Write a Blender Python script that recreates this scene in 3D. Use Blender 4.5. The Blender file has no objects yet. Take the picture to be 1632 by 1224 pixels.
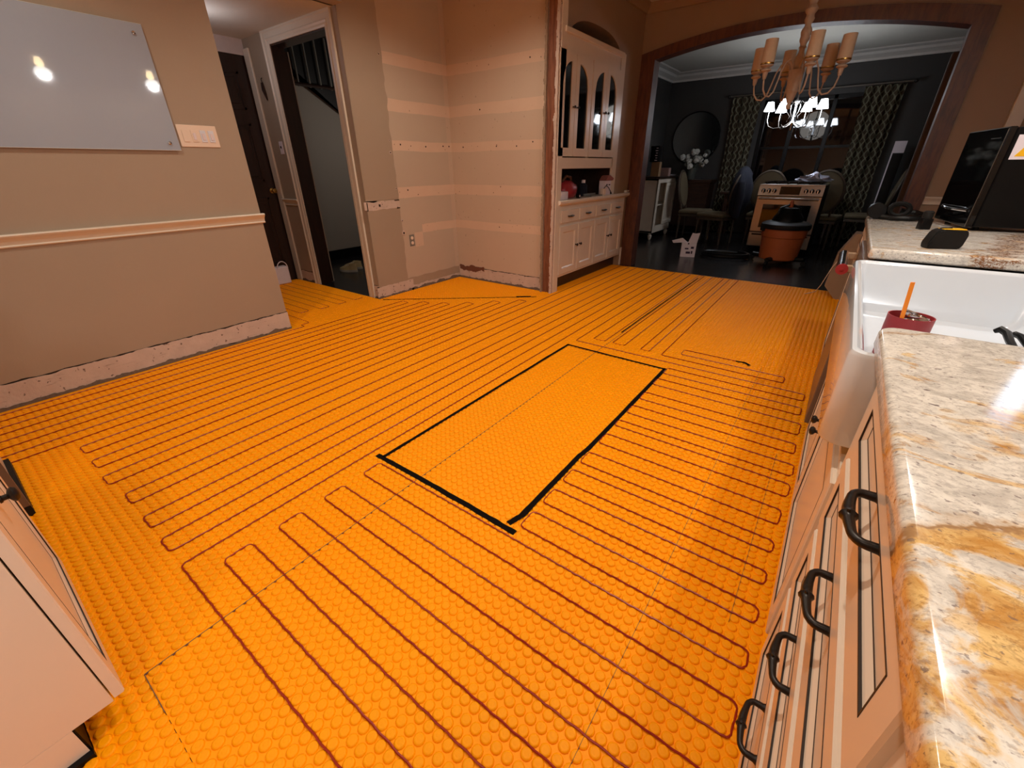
import bpy, bmesh, math, random
import numpy as np
from mathutils import Vector, Matrix, noise
random.seed(7)
S = bpy.context.scene
COL = S.collection
# ------------------------------------------------------------------ camera
F_PX = 669.18
PITCH, ROLL, YAW = math.radians(27.348), math.radians(0.546), math.radians(36.499)
def cam_axes():
    c, s = math.cos(YAW), math.sin(YAW)
    r = Vector((c, s, 0)); fh = Vector((-s, c, 0)); up = Vector((0, 0, 1))
    fw = fh*math.cos(PITCH) - up*math.sin(PITCH)
    dn = -(up*math.cos(PITCH) + fh*math.sin(PITCH))
    cr, sr = math.cos(ROLL), math.sin(ROLL)
    return r*cr + dn*sr, -r*sr + dn*cr, fw
rx, dn, fw = cam_axes()
cam = bpy.data.cameras.new('camera'); co = bpy.data.objects.new('camera', cam); COL.objects.link(co)
cam.sensor_fit = 'HORIZONTAL'; cam.sensor_width = 36; cam.lens = F_PX/1632*36
cam.clip_start = 0.02; cam.clip_end = 60
m = Matrix((rx, -dn, -fw)).transposed().to_4x4(); m.translation = Vector((0, 0, 1.2))
co.matrix_world = m
S.camera = co
# ------------------------------------------------------------------ world, lights, exposure
w = bpy.data.worlds.new('world'); S.world = w; w.use_nodes = True
w.node_tree.nodes['Background'].inputs[0].default_value = (0.05, 0.06, 0.08, 1)
w.node_tree.nodes['Background'].inputs[1].default_value = 0.05
S.view_settings.view_transform = 'Standard'; S.view_settings.look = 'None'
S.view_settings.gamma = 1; S.view_settings.use_curve_mapping = False
S.view_settings.exposure = 0.42
S.cycles.max_bounces = 8; S.cycles.diffuse_bounces = 5; S.cycles.glossy_bounces = 4
S.cycles.sample_clamp_indirect = 4.0
def light(name, kind, loc, power, color, size=0.1, size_y=None, direction=None, spot=None, spread=None):
    L = bpy.data.lights.new(name, kind); L.energy = power; L.color = color
    if kind == 'AREA':
        L.size = size
        if size_y: L.shape = 'RECTANGLE'; L.size_y = size_y
        if spread: L.spread = spread
    else:
        L.shadow_soft_size = size
    if kind == 'SPOT' and spot: L.spot_size = spot; L.spot_blend = 0.6
    o = bpy.data.objects.new(name, L); COL.objects.link(o); o.location = loc
    if direction: o.rotation_euler = Vector(direction).to_track_quat('-Z', 'Y').to_euler()
    return o
WARM = (1.0, 0.86, 0.70); NEUT = (1.0, 0.97, 0.95); COOL = (0.80, 0.90, 1.0)
PEND = [(0.40, 1.51, 2.18), (0.40, 2.50, 2.18)]
for i, p in enumerate(PEND):
    light('pendant_bulb_light', 'POINT', (p[0], p[1], p[2]-0.04), 17, NEUT, 0.05)
for (x_, y_, w_) in ((-2.45, 0.35, 36), (-2.35, 2.60, 46), (-0.55, 1.05, 62), (-0.45, -0.80, 26)):
    light('ceiling_can_light', 'SPOT', (x_, y_, 2.71), w_, WARM, 0.05, direction=(0, 0, -1), spot=math.radians(152))
light('range_hood_light', 'AREA', (0.62, -0.75, 1.62), 8.5, NEUT, 0.25, 0.25, direction=(-0.5, 0.15, -1))
light('under_cabinet_light', 'AREA', (0.93, 3.20, 1.44), 0.55, (0.55, 0.76, 1.0), 0.10, 0.60, direction=(-0.7, -0.75, -0.5))
light('hall_light', 'POINT', (-4.55, 1.95, 2.1), 2.2, (0.92, 0.90, 1.0), 0.08)
light('closet_fill_light', 'POINT', (-4.6, 4.2, 1.7), 8.0, (1.0, 0.92, 0.84), 0.1)  # unseen fill, added to brighten the grey wall behind the doorway
# ------------------------------------------------------------------ materials
def lin(r, g, b):
    f = lambda c: (c/255/12.92) if c/255 <= 0.04045 else ((c/255+0.055)/1.055)**2.4
    return (f(r), f(g), f(b), 1)
class N:
    def __init__(s, name):
        s.m = bpy.data.materials.new(name); s.m.use_nodes = True
        s.t = s.m.node_tree; s.b = s.t.nodes['Principled BSDF']; s.tc = None
    def n(s, typ, **k):
        o = s.t.nodes.new(typ)
        for a, v in k.items(): setattr(o, a, v)
        return o
    def l(s, a, b): s.t.links.new(a, b)
    def coord(s):
        if not s.tc: s.tc = s.n('ShaderNodeTexCoord')
        return s.tc.outputs['Object']
    def mapping(s, scale=(1, 1, 1), rot=(0, 0, 0)):
        mp = s.n('ShaderNodeMapping'); mp.inputs['Scale'].default_value = scale; mp.inputs['Rotation'].default_value = rot
        s.l(s.coord(), mp.inputs[0]); return mp.outputs[0]
    def noise(s, vec=None, scale=5, detail=3, rough=0.5, dist=0):
        o = s.n('ShaderNodeTexNoise'); s.l(vec or s.coord(), o.inputs['Vector'])
        o.inputs['Scale'].default_value = scale; o.inputs['Detail'].default_value = detail
        o.inputs['Roughness'].default_value = rough; o.inputs['Distortion'].default_value = dist
        return o.outputs['Fac']
    def ramp(s, fac, a, b, smooth=True):
        o = s.n('ShaderNodeMapRange'); o.interpolation_type = 'SMOOTHSTEP' if smooth else 'LINEAR'
        s.l(fac, o.inputs[0]); o.inputs[1].default_value = a; o.inputs[2].default_value = b
        return o.outputs[0]
    def math(s, op, a, b=0.0, c=None):
        o = s.n('ShaderNodeMath', operation=op)
        for i, v in enumerate((a, b, c)):
            if v is None: continue
            if isinstance(v, (int, float)): o.inputs[i].default_value = v
            else: s.l(v, o.inputs[i])
        return o.outputs[0]
    def mix(s, fac, a, b, mode='MIX'):
        o = s.n('ShaderNodeMix', data_type='RGBA', blend_type=mode)
        for i, v in ((0, fac), (6, a), (7, b)):
            if isinstance(v, (int, float)): o.inputs[i].default_value = v
            elif isinstance(v, tuple): o.inputs[i].default_value = v
            else: s.l(v, o.inputs[i])
        return o.outputs[2]
    def sep(s):
        o = s.n('ShaderNodeSeparateXYZ'); s.l(s.coord(), o.inputs[0]); return o.outputs
    def bump(s, h, strength=0.3, dist=0.01):
        o = s.n('ShaderNodeBump'); o.inputs['Strength'].default_value = strength; o.inputs['Distance'].default_value = dist
        s.l(h, o.inputs['Height']); s.l(o.outputs[0], s.b.inputs['Normal'])
    def set(s, color=None, rough=None, metal=None, spec=None, coat=None, trans=None, emit=None, estr=0):
        I = s.b.inputs
        if color is not None:
            if isinstance(color, tuple): I['Base Color'].default_value = color
            else: s.l(color, I['Base Color'])
        if rough is not None:
            if isinstance(rough, (int, float)): I['Roughness'].default_value = rough
            else: s.l(rough, I['Roughness'])
        if metal is not None: I['Metallic'].default_value = metal
        if spec is not None: I['Specular IOR Level'].default_value = spec
        if coat is not None: I['Coat Weight'].default_value = coat; I['Coat Roughness'].default_value = 0.05
        if trans is not None: I['Transmission Weight'].default_value = trans
        if emit is not None: I['Emission Color'].default_value = emit; I['Emission Strength'].default_value = estr
        return s.m
def mat(name, col, rough=0.5, metal=0, var=0.08, scale=20, bump=0.0, bscale=80, coat=None, spec=None, trans=None):
    n = N(name); c = lin(*col)
    d = tuple(x*(1-var) for x in c[:3])+(1,); e = tuple(min(1, x*(1+var)) for x in c[:3])+(1,)
    n.set(n.mix(n.noise(scale=scale), d, e), rough, metal, coat=coat, spec=spec, trans=trans)
    if bump: n.bump(n.noise(scale=bscale, detail=4), bump, 0.003)
    return n.m
M = {}
M['paint'] = mat('taupe_wall_paint', (164, 148, 130), 0.55, var=0.04, scale=3, bump=0.12, bscale=120)
M['paint_light'] = mat('tan_wall_paint', (150, 124, 98), 0.6, var=0.04, scale=3, bump=0.1, bscale=120)
M['ceil'] = mat('ceiling_paint', (205, 198, 185), 0.8, var=0.04, scale=6, bump=0.3, bscale=60)
M['white_trim'] = mat('cream_trim_paint', (216, 206, 190), 0.4, var=0.04, scale=9, bump=0.05, bscale=60)
M['dark_paint'] = mat('charcoal_wall_paint', (52, 51, 50), 0.6, var=0.06, scale=3)
M['dark_floor'] = mat('dark_stained_floor', (34, 32, 34), 0.25, var=0.3, scale=6, bump=0.05, bscale=30)
M['black'] = mat('black_plastic', (8, 8, 9), 0.4, spec=0.18, var=0.1)
M['gloss_black'] = mat('gloss_black_glass', (9, 9, 11), 0.04, var=0.1)
M['iron'] = mat('oil_rubbed_bronze', (30, 25, 23), 0.38, metal=0.3, var=0.2, scale=60, bump=0.1)
M['chrome'] = mat('chrome', (215, 215, 218), 0.12, metal=1, var=0.02)
M['steel'] = mat('brushed_steel', (170, 165, 158), 0.28, metal=1, var=0.05, scale=90)
M['brass'] = mat('aged_brass', (190, 150, 80), 0.25, metal=1, var=0.1)
def cab_mat():
    n = N('worn_cream_cabinet_paint')
    c = n.mix(n.noise(scale=7), lin(222, 212, 196), lin(230, 220, 206))
    sp = n.ramp(n.noise(scale=26, detail=2, rough=0.4), 0.755, 0.775)
    sm = n.ramp(n.noise(scale=6, detail=6, rough=0.7), 0.62, 0.75)
    c = n.mix(n.math('MULTIPLY', sm, 0.12), c, lin(140, 120, 104))
    c = n.mix(n.math('MULTIPLY', sp, 0.6), c, lin(110, 80, 62))
    n.set(c, 0.26); n.bump(n.noise(scale=30), 0.03, 0.003)
    return n.m
M['cab'] = cab_mat()
M['glaze'] = mat('dark_glaze', (40, 30, 24), 0.6, var=0.2)
M['cab'] = mat('cream_cabinet_paint', (226, 214, 198), 0.26, var=0.03, scale=7, bump=0.03, bscale=30)
M['porcelain'] = mat('white_fireclay', (218, 226, 234), 0.12, var=0.01, coat=0.5)
M['cable'] = mat('dark_red_cable', (150, 36, 18), 0.4, var=0.15, scale=40)
M['marker'] = mat('black_marker_ink', (12, 7, 6), 0.8, var=0.2, scale=60, spec=0.1)
M['plywood'] = mat('plywood_subfloor', (120, 100, 80), 0.8, var=0.2, scale=12)
M['plaster'] = mat('bare_white_plaster', (205, 188, 176), 0.85, var=0.16, scale=26, bump=0.7, bscale=40)
def plaster_mat():
    n = N('bare_scraped_plaster')
    c = n.mix(n.noise(scale=14, detail=5), lin(186, 168, 156), lin(212, 194, 182))
    st = n.ramp(n.noise(n.mapping((5, 5, 60)), scale=1.6, detail=5, rough=0.7), 0.60, 0.70)
    c = n.mix(n.math('MULTIPLY', st, 0.55), c, lin(120, 98, 84))
    sp = n.ramp(n.noise(scale=38, detail=3, rough=0.5), 0.66, 0.70)
    c = n.mix(n.math('MULTIPLY', sp, 0.8), c, lin(84, 64, 54))
    n.set(c, 0.9); n.bump(n.noise(scale=45, detail=5), 0.7, 0.004)
    return n.m
M['plaster'] = plaster_mat()
M['cement'] = mat('grey_mortar_rubble', (110, 98, 88), 0.95, var=0.35, scale=60, bump=1.0, bscale=90)
M['gap'] = mat('dark_gap', (40, 26, 18), 0.9, var=0.4, scale=40)
M['dark_wood'] = mat('dark_brown_wood', (48, 30, 22), 0.35, var=0.25, scale=10)
M['glassboard'] = mat('grey_glass_board', (160, 174, 194), 0.012, var=0.01, coat=0.6)
M['switch'] = mat('ivory_switch_plastic', (232, 214, 196), 0.3, var=0.02)
M['grey_plastic'] = mat('grey_plastic', (120, 118, 112), 0.4, var=0.05)
M['yellow'] = mat('yellow_plastic', (238, 180, 20), 0.4, var=0.03)
M['orange_pl'] = mat('orange_plastic', (250, 140, 10), 0.4, var=0.03)
M['red'] = mat('dark_red_paint', (150, 40, 45), 0.4, var=0.08)
M['paper'] = mat('white_paper', (225, 215, 222), 0.7, var=0.05)
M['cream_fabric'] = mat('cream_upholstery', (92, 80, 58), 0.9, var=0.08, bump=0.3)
M['navy'] = mat('navy_jacket_cloth', (16, 20, 36), 0.9, var=0.2, bump=0.4)
M['cardboard'] = mat('brown_cardboard', (150, 122, 94), 0.8, var=0.06)
M['grey_wood'] = mat('weathered_tan_wood', (160, 138, 118), 0.7, var=0.2, scale=40, bump=0.6, bscale=50)
M['linen'] = mat('tan_linen_shade', (176, 152, 126), 0.8, var=0.06, scale=80, bump=0.2, bscale=200)
M['vac_orange'] = mat('burnt_orange_drum', (176, 92, 48), 0.45, var=0.06)
M['dkgrey'] = mat('dark_grey_plastic', (26, 26, 26), 0.5, var=0.1, spec=0.2)
M['leaf'] = mat('dusty_green_leaf', (60, 70, 56), 0.7, var=0.3)
M['petal'] = mat('white_petals', (185, 185, 178), 0.8, var=0.08)
M['taupe_board'] = mat('taupe_door_edge', (110, 92, 80), 0.35, var=0.05)

n = N('grey_white_closet_wall'); n.set(lin(150, 142, 132), 0.7); M['closet'] = n.m
# bare drywall of the alcove: primer bands where shelves were
def alcove_mat():
    n = N('bare_drywall_with_primer_bands')
    X, Y, Z = n.sep()
    wob = n.math('MULTIPLY', n.math('SUBTRACT', n.noise(scale=3, detail=3), 0.5), 0.022)
    z = n.math('ADD', Z, wob)
    tot = None
    for (a, b) in ((0.575, 0.66), (0.93, 1.03), (1.345, 1.43), (1.665, 1.765), (2.02, 2.11)):
        k = n.math('MULTIPLY', n.ramp(z, a-0.003, a+0.003), n.ramp(z, b+0.003, b-0.003))
        if a == 0.575:
            k = n.math('MULTIPLY', k, n.math('MAXIMUM', n.ramp(Y, 3.29, 3.30), n.ramp(X, -3.55, -3.54)))
        tot = k if tot is None else n.math('MAXIMUM', tot, k)
    # corner tape
    ca = n.math('MULTIPLY', n.ramp(X, -3.60, -3.612), 0.0)
    seam = n.math('MULTIPLY', n.ramp(Y, 3.76, 3.775), 0.35)
    tot = n.math('MAXIMUM', tot, seam)
    # square patch beside the outlet
    px = n.math('MULTIPLY', n.math('MULTIPLY', n.ramp(Y, 3.175, 3.18), n.ramp(Y, 3.295, 3.29)),
                n.math('MULTIPLY', n.ramp(Z, 0.44, 0.445), n.ramp(Z, 0.59, 0.585)))
    tot = n.math('MAXIMUM', tot, n.math('MULTIPLY', px, 0.8))
    base = n.mix(n.noise(scale=2.2, detail=4), lin(185, 169, 151), lin(193, 177, 158))
    prim = n.mix(n.noise(scale=9, detail=4), lin(208, 182, 160), lin(216, 192, 170))
    col = n.mix(tot, base, prim)
    spots = n.ramp(n.noise(scale=34, detail=2, rough=0.3), 0.735, 0.76)
    col = n.mix(n.math('MULTIPLY', spots, tot), col, lin(110, 84, 66))
    n.set(col, 0.75); n.bump(n.noise(scale=60, detail=4), 0.15, 0.003)
    return n.m
M['alcove'] = alcove_mat()
def wood_mat(name, a, b, rough=0.3, axis=(1, 8, 8), scale=6, knots=True):
    n = N(name)
    v = n.mapping(axis)
    g = n.noise(v, scale=scale, detail=5, rough=0.6, dist=0.6)
    c = n.mix(n.ramp(g, 0.3, 0.7), lin(*a), lin(*b))
    n.set(c, rough); n.bump(g, 0.15, 0.002)
    return n.m
M['arch_wood'] = wood_mat('stained_arch_wood', (66, 34, 22), (98, 54, 32), 0.5, (6, 6, 1.0))
M['stud_wood'] = wood_mat('bare_stud_wood', (104, 60, 40), (146, 92, 64), 0.6, (9, 9, 0.8))
M['hall_door'] = wood_mat('dark_door_wood', (34, 22, 18), (48, 30, 24), 0.3, (5, 5, 0.6))
M['table_wood'] = wood_mat('dark_table_wood', (40, 24, 18), (58, 36, 26), 0.35, (1, 6, 6))
# orange membrane
def membrane_mat():
    n = N('orange_membrane_plastic')
    k = n.noise(scale=2.0, detail=4)
    c = n.mix(k, lin(255, 158, 0), lin(255, 168, 2))
    dust = n.ramp(n.noise(scale=7, detail=6, rough=0.7), 0.58, 0.8)
    c = n.mix(n.math('MULTIPLY', dust, 0.05), c, lin(214, 150, 110))
    n.set(c, 0.5, spec=0.16)
    n.bump(n.noise(scale=160, detail=2), 0.12, 0.001)
    return n.m
M['membrane'] = membrane_mat()
def granite():
    n = N('cream_gold_granite')
    X, Y, Z = n.sep()
    rz = math.radians(-18)
    wv = n.noise(scale=5.5, detail=6, rough=0.6, dist=0.4)
    wc = n.math('MULTIPLY', n.math('SUBTRACT', wv, 0.5), 0.26)
    s = n.math('ADD', n.math('SUBTRACT', Y, n.math('MULTIPLY', X, 0.75)), wc)      # runs across the veins
    soft = n.noise(n.mapping((13, 17, 17), (0, 0, rz)), scale=1.7, detail=10, rough=0.7, dist=0.7)
    fine = n.noise(n.mapping((78, 120, 120), (0, 0, rz)), scale=1.6, detail=6, rough=0.75, dist=0.2)
    cream = n.mix(n.ramp(soft, 0.34, 0.62), lin(196, 190, 180), lin(232, 227, 216))
    cream = n.mix(n.math('MULTIPLY', n.ramp(fine, 0.48, 0.62), 0.55), cream, lin(158, 150, 144))
    gold = n.mix(n.ramp(soft, 0.32, 0.62), lin(190, 136, 66), lin(228, 194, 130))
    gold = n.mix(n.math('MULTIPLY', n.ramp(fine, 0.50, 0.64), 0.60), gold, lin(150, 104, 54))
    patch = n.noise(n.mapping((5, 8, 8), (0, 0, -0.4)), scale=1.9, detail=6, rough=0.6, dist=0.9)
    g1 = n.math('MULTIPLY', n.ramp(s, 0.335, 0.318), n.ramp(patch, 0.44, 0.54))
    g2 = n.math('MULTIPLY', n.math('MULTIPLY', n.ramp(s, 0.48, 0.51), n.ramp(s, 0.585, 0.55)), n.ramp(patch, 0.40, 0.60))
    g3 = n.math('MULTIPLY', n.ramp(n.noise(n.mapping((4, 7, 7), (0, 0, -0.5)), scale=2.1, detail=6, rough=0.6, dist=1.0), 0.58, 0.66), 0.75)
    gg = n.math('MINIMUM', n.math('MAXIMUM', n.math('MAXIMUM', g1, g2), g3), 1.0)
    col = n.mix(gg, cream, gold)
    for c0, wd, st_ in ((0.325, 0.0065, 0.9), (0.93, 0.004, 0.7)):
        d = n.math('ABSOLUTE', n.math('SUBTRACT', s, c0))
        col = n.mix(n.math('MULTIPLY', n.ramp(d, wd, wd*0.1), st_), col, lin(134, 96, 66))
        col = n.mix(n.math('MULTIPLY', n.ramp(d, wd*3.2, wd), 0.35), col, lin(188, 150, 100))
    rim = n.ramp(n.math('ABSOLUTE', n.math('SUBTRACT', g3, 0.36)), 0.16, 0.02)
    col = n.mix(n.math('MULTIPLY', rim, 0.35), col, lin(150, 112, 72))
    fl = n.ramp(n.noise(n.mapping((62, 88, 88), (0, 0, rz)), scale=1.8, detail=3, rough=0.5, dist=0.3), 0.64, 0.68)
    col = n.mix(n.math('MULTIPLY', fl, 0.62), col, lin(104, 88, 90))
    fl2 = n.ramp(n.noise(n.mapping((14, 26, 26), (0, 0, rz)), scale=3.2, detail=2, rough=0.4), 0.735, 0.765)
    col = n.mix(n.math('MULTIPLY', fl2, 0.85), col, lin(84, 64, 66))
    # rust coloured patch on the far slab
    q = n.math('ADD', n.math('SUBTRACT', X, n.math('MULTIPLY', Y, 0.29)), n.math('MULTIPLY', n.math('SUBTRACT', patch, 0.5), 0.5))
    rp = n.math('MULTIPLY', n.ramp(n.math('ABSOLUTE', n.math('ADD', q, 0.17)), 0.07, 0.03), n.ramp(Y, 1.8, 1.9))
    col = n.mix(n.math('MULTIPLY', rp, n.ramp(fine, 0.40, 0.56)), col, lin(132, 84, 44))
    fg = n.math('MULTIPLY', n.ramp(Y, 1.8, 1.9), n.ramp(patch, 0.56, 0.62))
    col = n.mix(n.math('MULTIPLY', fg, 0.6), col, lin(206, 164, 110))
    n.set(col, 0.10, spec=0.45)
    return n.m
M['granite'] = granite()
def curtain_mat():
    n = N('trellis_curtain_cloth')
    X, Y, Z = n.sep()
    u = n.math('MULTIPLY', X, 13.0); v = n.math('MULTIPLY', Z, 2*math.pi/0.25)
    a = n.math('SUBTRACT', n.math('PINGPONG', n.math('ADD', u, n.math('MULTIPLY', n.math('SINE', v), 0.42)), 1.0), 0.5)
    b = n.math('SUBTRACT', n.math('PINGPONG', n.math('ADD', u, n.math('MULTIPLY', n.math('SINE', n.math('ADD', v, math.pi)), 0.42)), 1.0), 0.5)
    k = n.math('MAXIMUM', n.ramp(n.math('ABSOLUTE', a), 0.16, 0.07), n.ramp(n.math('ABSOLUTE', b), 0.16, 0.07))
    n.set(n.mix(k, lin(84, 72, 54), lin(150, 146, 122)), 0.9)
    return n.m
M['curtain'] = curtain_mat()
def emis(name, col, s):
    n = N(name); n.set(lin(*col), 0.5, emit=lin(*col), estr=s); return n.m
M['bulb'] = emis('lit_bulb', (255, 222, 170), 60)
M['shade_lit'] = emis('lit_white_shade', (240, 246, 255), 14)
n = N('clear_glass'); n.set((0.95, 0.97, 0.9, 1), 0.03, trans=1.0); M['glass'] = n.m
n = N('dark_cabinet_glass'); n.set(lin(12, 11, 11), 0.05); M['cab_glass'] = n.m
n = N('night_window_glass'); n.set(lin(4, 5, 8), 0.03, spec=0.8); M['night'] = n.m
n = N('mirror'); n.set(lin(200, 205, 205), 0.02, metal=1); M['mirror'] = n.m
# ------------------------------------------------------------------ geometry helpers
I3 = lambda u, v, w_: Vector((u, v, w_))
def bx(bm, x0, x1, y0, y1, z0, z1, bev=0.0, seg=1, T=I3):
    cs = [(x0, y0, z0), (x1, y0, z0), (x1, y1, z0), (x0, y1, z0), (x0, y0, z1), (x1, y0, z1), (x1, y1, z1), (x0, y1, z1)]
    vs = [bm.verts.new(T(*c)) for c in cs]
    fs = [bm.faces.new([vs[i] for i in f]) for f in ((0, 3, 2, 1), (4, 5, 6, 7), (0, 1, 5, 4), (1, 2, 6, 5), (2, 3, 7, 6), (3, 0, 4, 7))]
    if bev > 0:
        es = list({e for f in fs for e in f.edges})
        bmesh.ops.bevel(bm, geom=es, offset=bev, segments=seg, affect='EDGES', profile=0.5)
def frame_of(d):
    d = Vector(d).normalized()
    a = Vector((0, 0, 1)) if abs(d.z) < 0.9 else Vector((1, 0, 0))
    s = d.cross(a).normalized(); return s, s.cross(d).normalized()
def tube(bm, pts, r, seg=8, caps=True, closed=False):
    pts = [Vector(p) for p in pts]; n_ = len(pts)
    rs = r if isinstance(r, (list, tuple)) else [r]*n_
    rings = []; s_prev = None
    for i, p in enumerate(pts):
        if closed: d = pts[(i+1) % n_]-pts[i-1]
        else: d = pts[min(i+1, n_-1)]-pts[max(i-1, 0)]
        if d.length < 1e-9: d = Vector((0, 0, 1))
        d.normalize()
        if s_prev is None: s, t = frame_of(d)
        else:
            s = s_prev - d*s_prev.dot(d)
            if s.length < 1e-6: s, t = frame_of(d)
            s.normalize(); t = d.cross(s).normalized()
        s_prev = s; t = d.cross(s).normalized()
        rings.append([bm.verts.new(p + (s*math.cos(a)+t*math.sin(a))*rs[i]) for a in [2*math.pi*k/seg for k in range(seg)]])
    rng = range(n_ if closed else n_-1)
    for i in rng:
        A, B = rings[i], rings[(i+1) % n_]
        for k in range(seg): bm.faces.new((A[k], A[(k+1) % seg], B[(k+1) % seg], B[k]))
    if caps and not closed:
        bm.faces.new(list(reversed(rings[0]))); bm.faces.new(rings[-1])
def lathe(bm, prof, c=(0, 0, 0), seg=20, axis='Z', cap=True):
    c = Vector(c); rings = []
    def pt(r, h, a):
        ca, sa = math.cos(a)*r, math.sin(a)*r
        return c + (Vector((ca, sa, h)) if axis == 'Z' else Vector((h, ca, sa)) if axis == 'X' else Vector((ca, h, sa)))
    for r, h in prof: rings.append([bm.verts.new(pt(max(r, 1e-4), h, 2*math.pi*k/seg)) for k in range(seg)])
    for i in range(len(rings)-1):
        for k in range(seg): bm.faces.new((rings[i][k], rings[i][(k+1) % seg], rings[i+1][(k+1) % seg], rings[i+1][k]))
    if cap: bm.faces.new(list(reversed(rings[0]))); bm.faces.new(rings[-1])
def prism(bm, poly, t0, t1, T):
    """poly in (u,v), extruded from w=t0 to t1; T maps (u,v,w)"""
    a = [bm.verts.new(T(u, v, t0)) for u, v in poly]; b = [bm.verts.new(T(u, v, t1)) for u, v in poly]
    n_ = len(poly)
    f1 = bm.faces.new(a); f2 = bm.faces.new(list(reversed(b)))
    for i in range(n_): bm.faces.new((a[i], b[i], b[(i+1) % n_], a[(i+1) % n_]))
    bmesh.ops.triangulate(bm, faces=[f1, f2])
def extrude_profile(bm, prof, p0, p1, out, up=(0, 0, 1)):
    """prof [(o,u)] swept from p0 to p1"""
    p0, p1, o_, u_ = Vector(p0), Vector(p1), Vector(out), Vector(up)
    a = [bm.verts.new(p0+o_*x+u_*y) for x, y in prof]; b = [bm.verts.new(p1+o_*x+u_*y) for x, y in prof]
    n_ = len(prof)
    bm.faces.new(a); bm.faces.new(list(reversed(b)))
    for i in range(n_): bm.faces.new((a[i], b[i], b[(i+1) % n_], a[(i+1) % n_]))
def B(): return bmesh.new()
def obj(name, bm, mt, parent=None, smooth=False, loc=None):
    bmesh.ops.recalc_face_normals(bm, faces=bm.faces[:])
    me = bpy.data.meshes.new(name); bm.to_mesh(me); bm.free()
    me.materials.append(M[mt] if isinstance(mt, str) else mt)
    if smooth:
        for p in me.polygons: p.use_smooth = True
        try: me.set_sharp_from_angle(angle=math.radians(40))
        except Exception: pass
    o = bpy.data.objects.new(name, me); COL.objects.link(o)
    if parent:
        o.parent = parent
        o.matrix_parent_inverse = parent.matrix_world.inverted() if loc is None else Matrix()
    if loc: o.location = loc
    return o
def tag(o, label=None, cat=None, group=None, kind=None):
    if label: o['label'] = label
    if cat: o['category'] = cat
    if group: o['group'] = group
    if kind: o['kind'] = kind
    return o
def thing(name, label, cat, loc=(0, 0, 0), rz=0, group=None):
    o = bpy.data.objects.new(name, None); COL.objects.link(o); o.empty_display_size = 0.1
    o.matrix_world = Matrix.Translation(loc) @ Matrix.Rotation(rz, 4, 'Z')
    return tag(o, label, cat, group)
def child(name, bm, mt, parent, smooth=False, label=None):
    """bm given in the parent's own local space"""
    o = obj(name, bm, mt, None, smooth); o.parent = parent
    if label: o['label'] = label
    return o
def struct(name, bm, mt, label=None, smooth=False):
    o = obj(name, bm, mt, None, smooth); tag(o, label, None, None, 'structure'); return o
def ragged(bm, u0, u1, v0, v1, t0, t1, T, amp=0.006, step=0.02, seed=0, top=True, bot=True, ends=False):
    """a solid strip with broken edges"""
    n_ = max(2, int((u1-u0)/step)); tp, bt = [], []
    for i in range(n_+1):
        u = u0+(u1-u0)*i/n_
        a = noise.fractal(Vector((u*9, seed, 0)), 0.8, 2.0, 4)*amp*1.6 if top else 0
        b = noise.fractal(Vector((u*9, seed+7.3, 0)), 0.8, 2.0, 4)*amp*1.6 if bot else 0
        tp.append((u, v1+a)); bt.append((u, max(0.0005, v0+b) if v0 < 0.05 else v0+b))
    for i in range(n_):
        q = [bt[i], bt[i+1], tp[i+1], tp[i]]
        if q[3][1]-q[0][1] < 0.0008 or q[2][1]-q[1][1] < 0.0008: continue
        a = [bm.verts.new(T(u, v, t0)) for u, v in q]; b = [bm.verts.new(T(u, v, t1)) for u, v in q]
        bm.faces.new(b); bm.faces.new((a[2], b[2], b[3], a[3])); bm.faces.new((a[0], b[0], b[1], a[1]))
        bm.faces.new((a[0], a[3], b[3], b[0])); bm.faces.new((a[1], b[1], b[2], a[2]))
# plane maps: (u along, v up, w out of the wall)
def PX(x, s=1): return lambda u, v, w_: Vector((x+s*w_, u, v))        # plane x = const, u = y
def PY(y, s=-1): return lambda u, v, w_: Vector((u, y+s*w_, v))       # plane y = const, u = x
# ------------------------------------------------------------------ the floor
SC = 0.0315; X0, Y0 = -1.407, 0.122
bm = B(); bx(bm, -5.3, 0.98, -2.3, 5.56, -0.06, -0.004)
floor = struct('floor', bm, 'plywood', 'plywood subfloor under the orange heating membrane')
SEAM1, SEAM2 = -1.177, -0.165
def sheet(polys, seed):
    bm = B()
    for (x0, x1, y0, y1) in polys: bx(bm, x0, x1, y0, y1, -0.004, 0.0)
    return obj('membrane_sheet', bm, 'membrane', floor)
sheets = [sheet([(-3.52, SEAM1-0.002, -2.2, 3.83), (-2.42, SEAM1-0.002, 3.83, 5.54), (-3.62, -3.52, 2.6, 3.83), (-5.2, -3.52, 1.62, 2.6)], 1),
          sheet([(SEAM1+0.0, SEAM2-0.0012, -0.07, 5.54)], 2),
          sheet([(SEAM2, 0.23, -1.9, 5.54)], 3),
          sheet([(SEAM1+0.0, SEAM2-0.0012, -1.9, -0.0715)], 4)]
M['seam'] = mat('grey_seam_line', (120, 92, 66), 0.9)  # grey line of the cut where membrane sheets meet
gp = B(); bx(gp, SEAM1-0.0011, SEAM1+0.0011, -0.07, 5.5, 0.0001, 0.0061)
bx(gp, SEAM1, -1.03, -0.0718, -0.0700, 0.0001, 0.0061)
bx(gp, SEAM2-0.0008, SEAM2+0.0004, 0.3, 3.0, 0.0001, 0.0059)
bx(gp, 0.047, 0.0480, 1.0, 2.0, 0.0001, 0.0059)
obj('seam_gap', gp, 'seam', floor)
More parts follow.
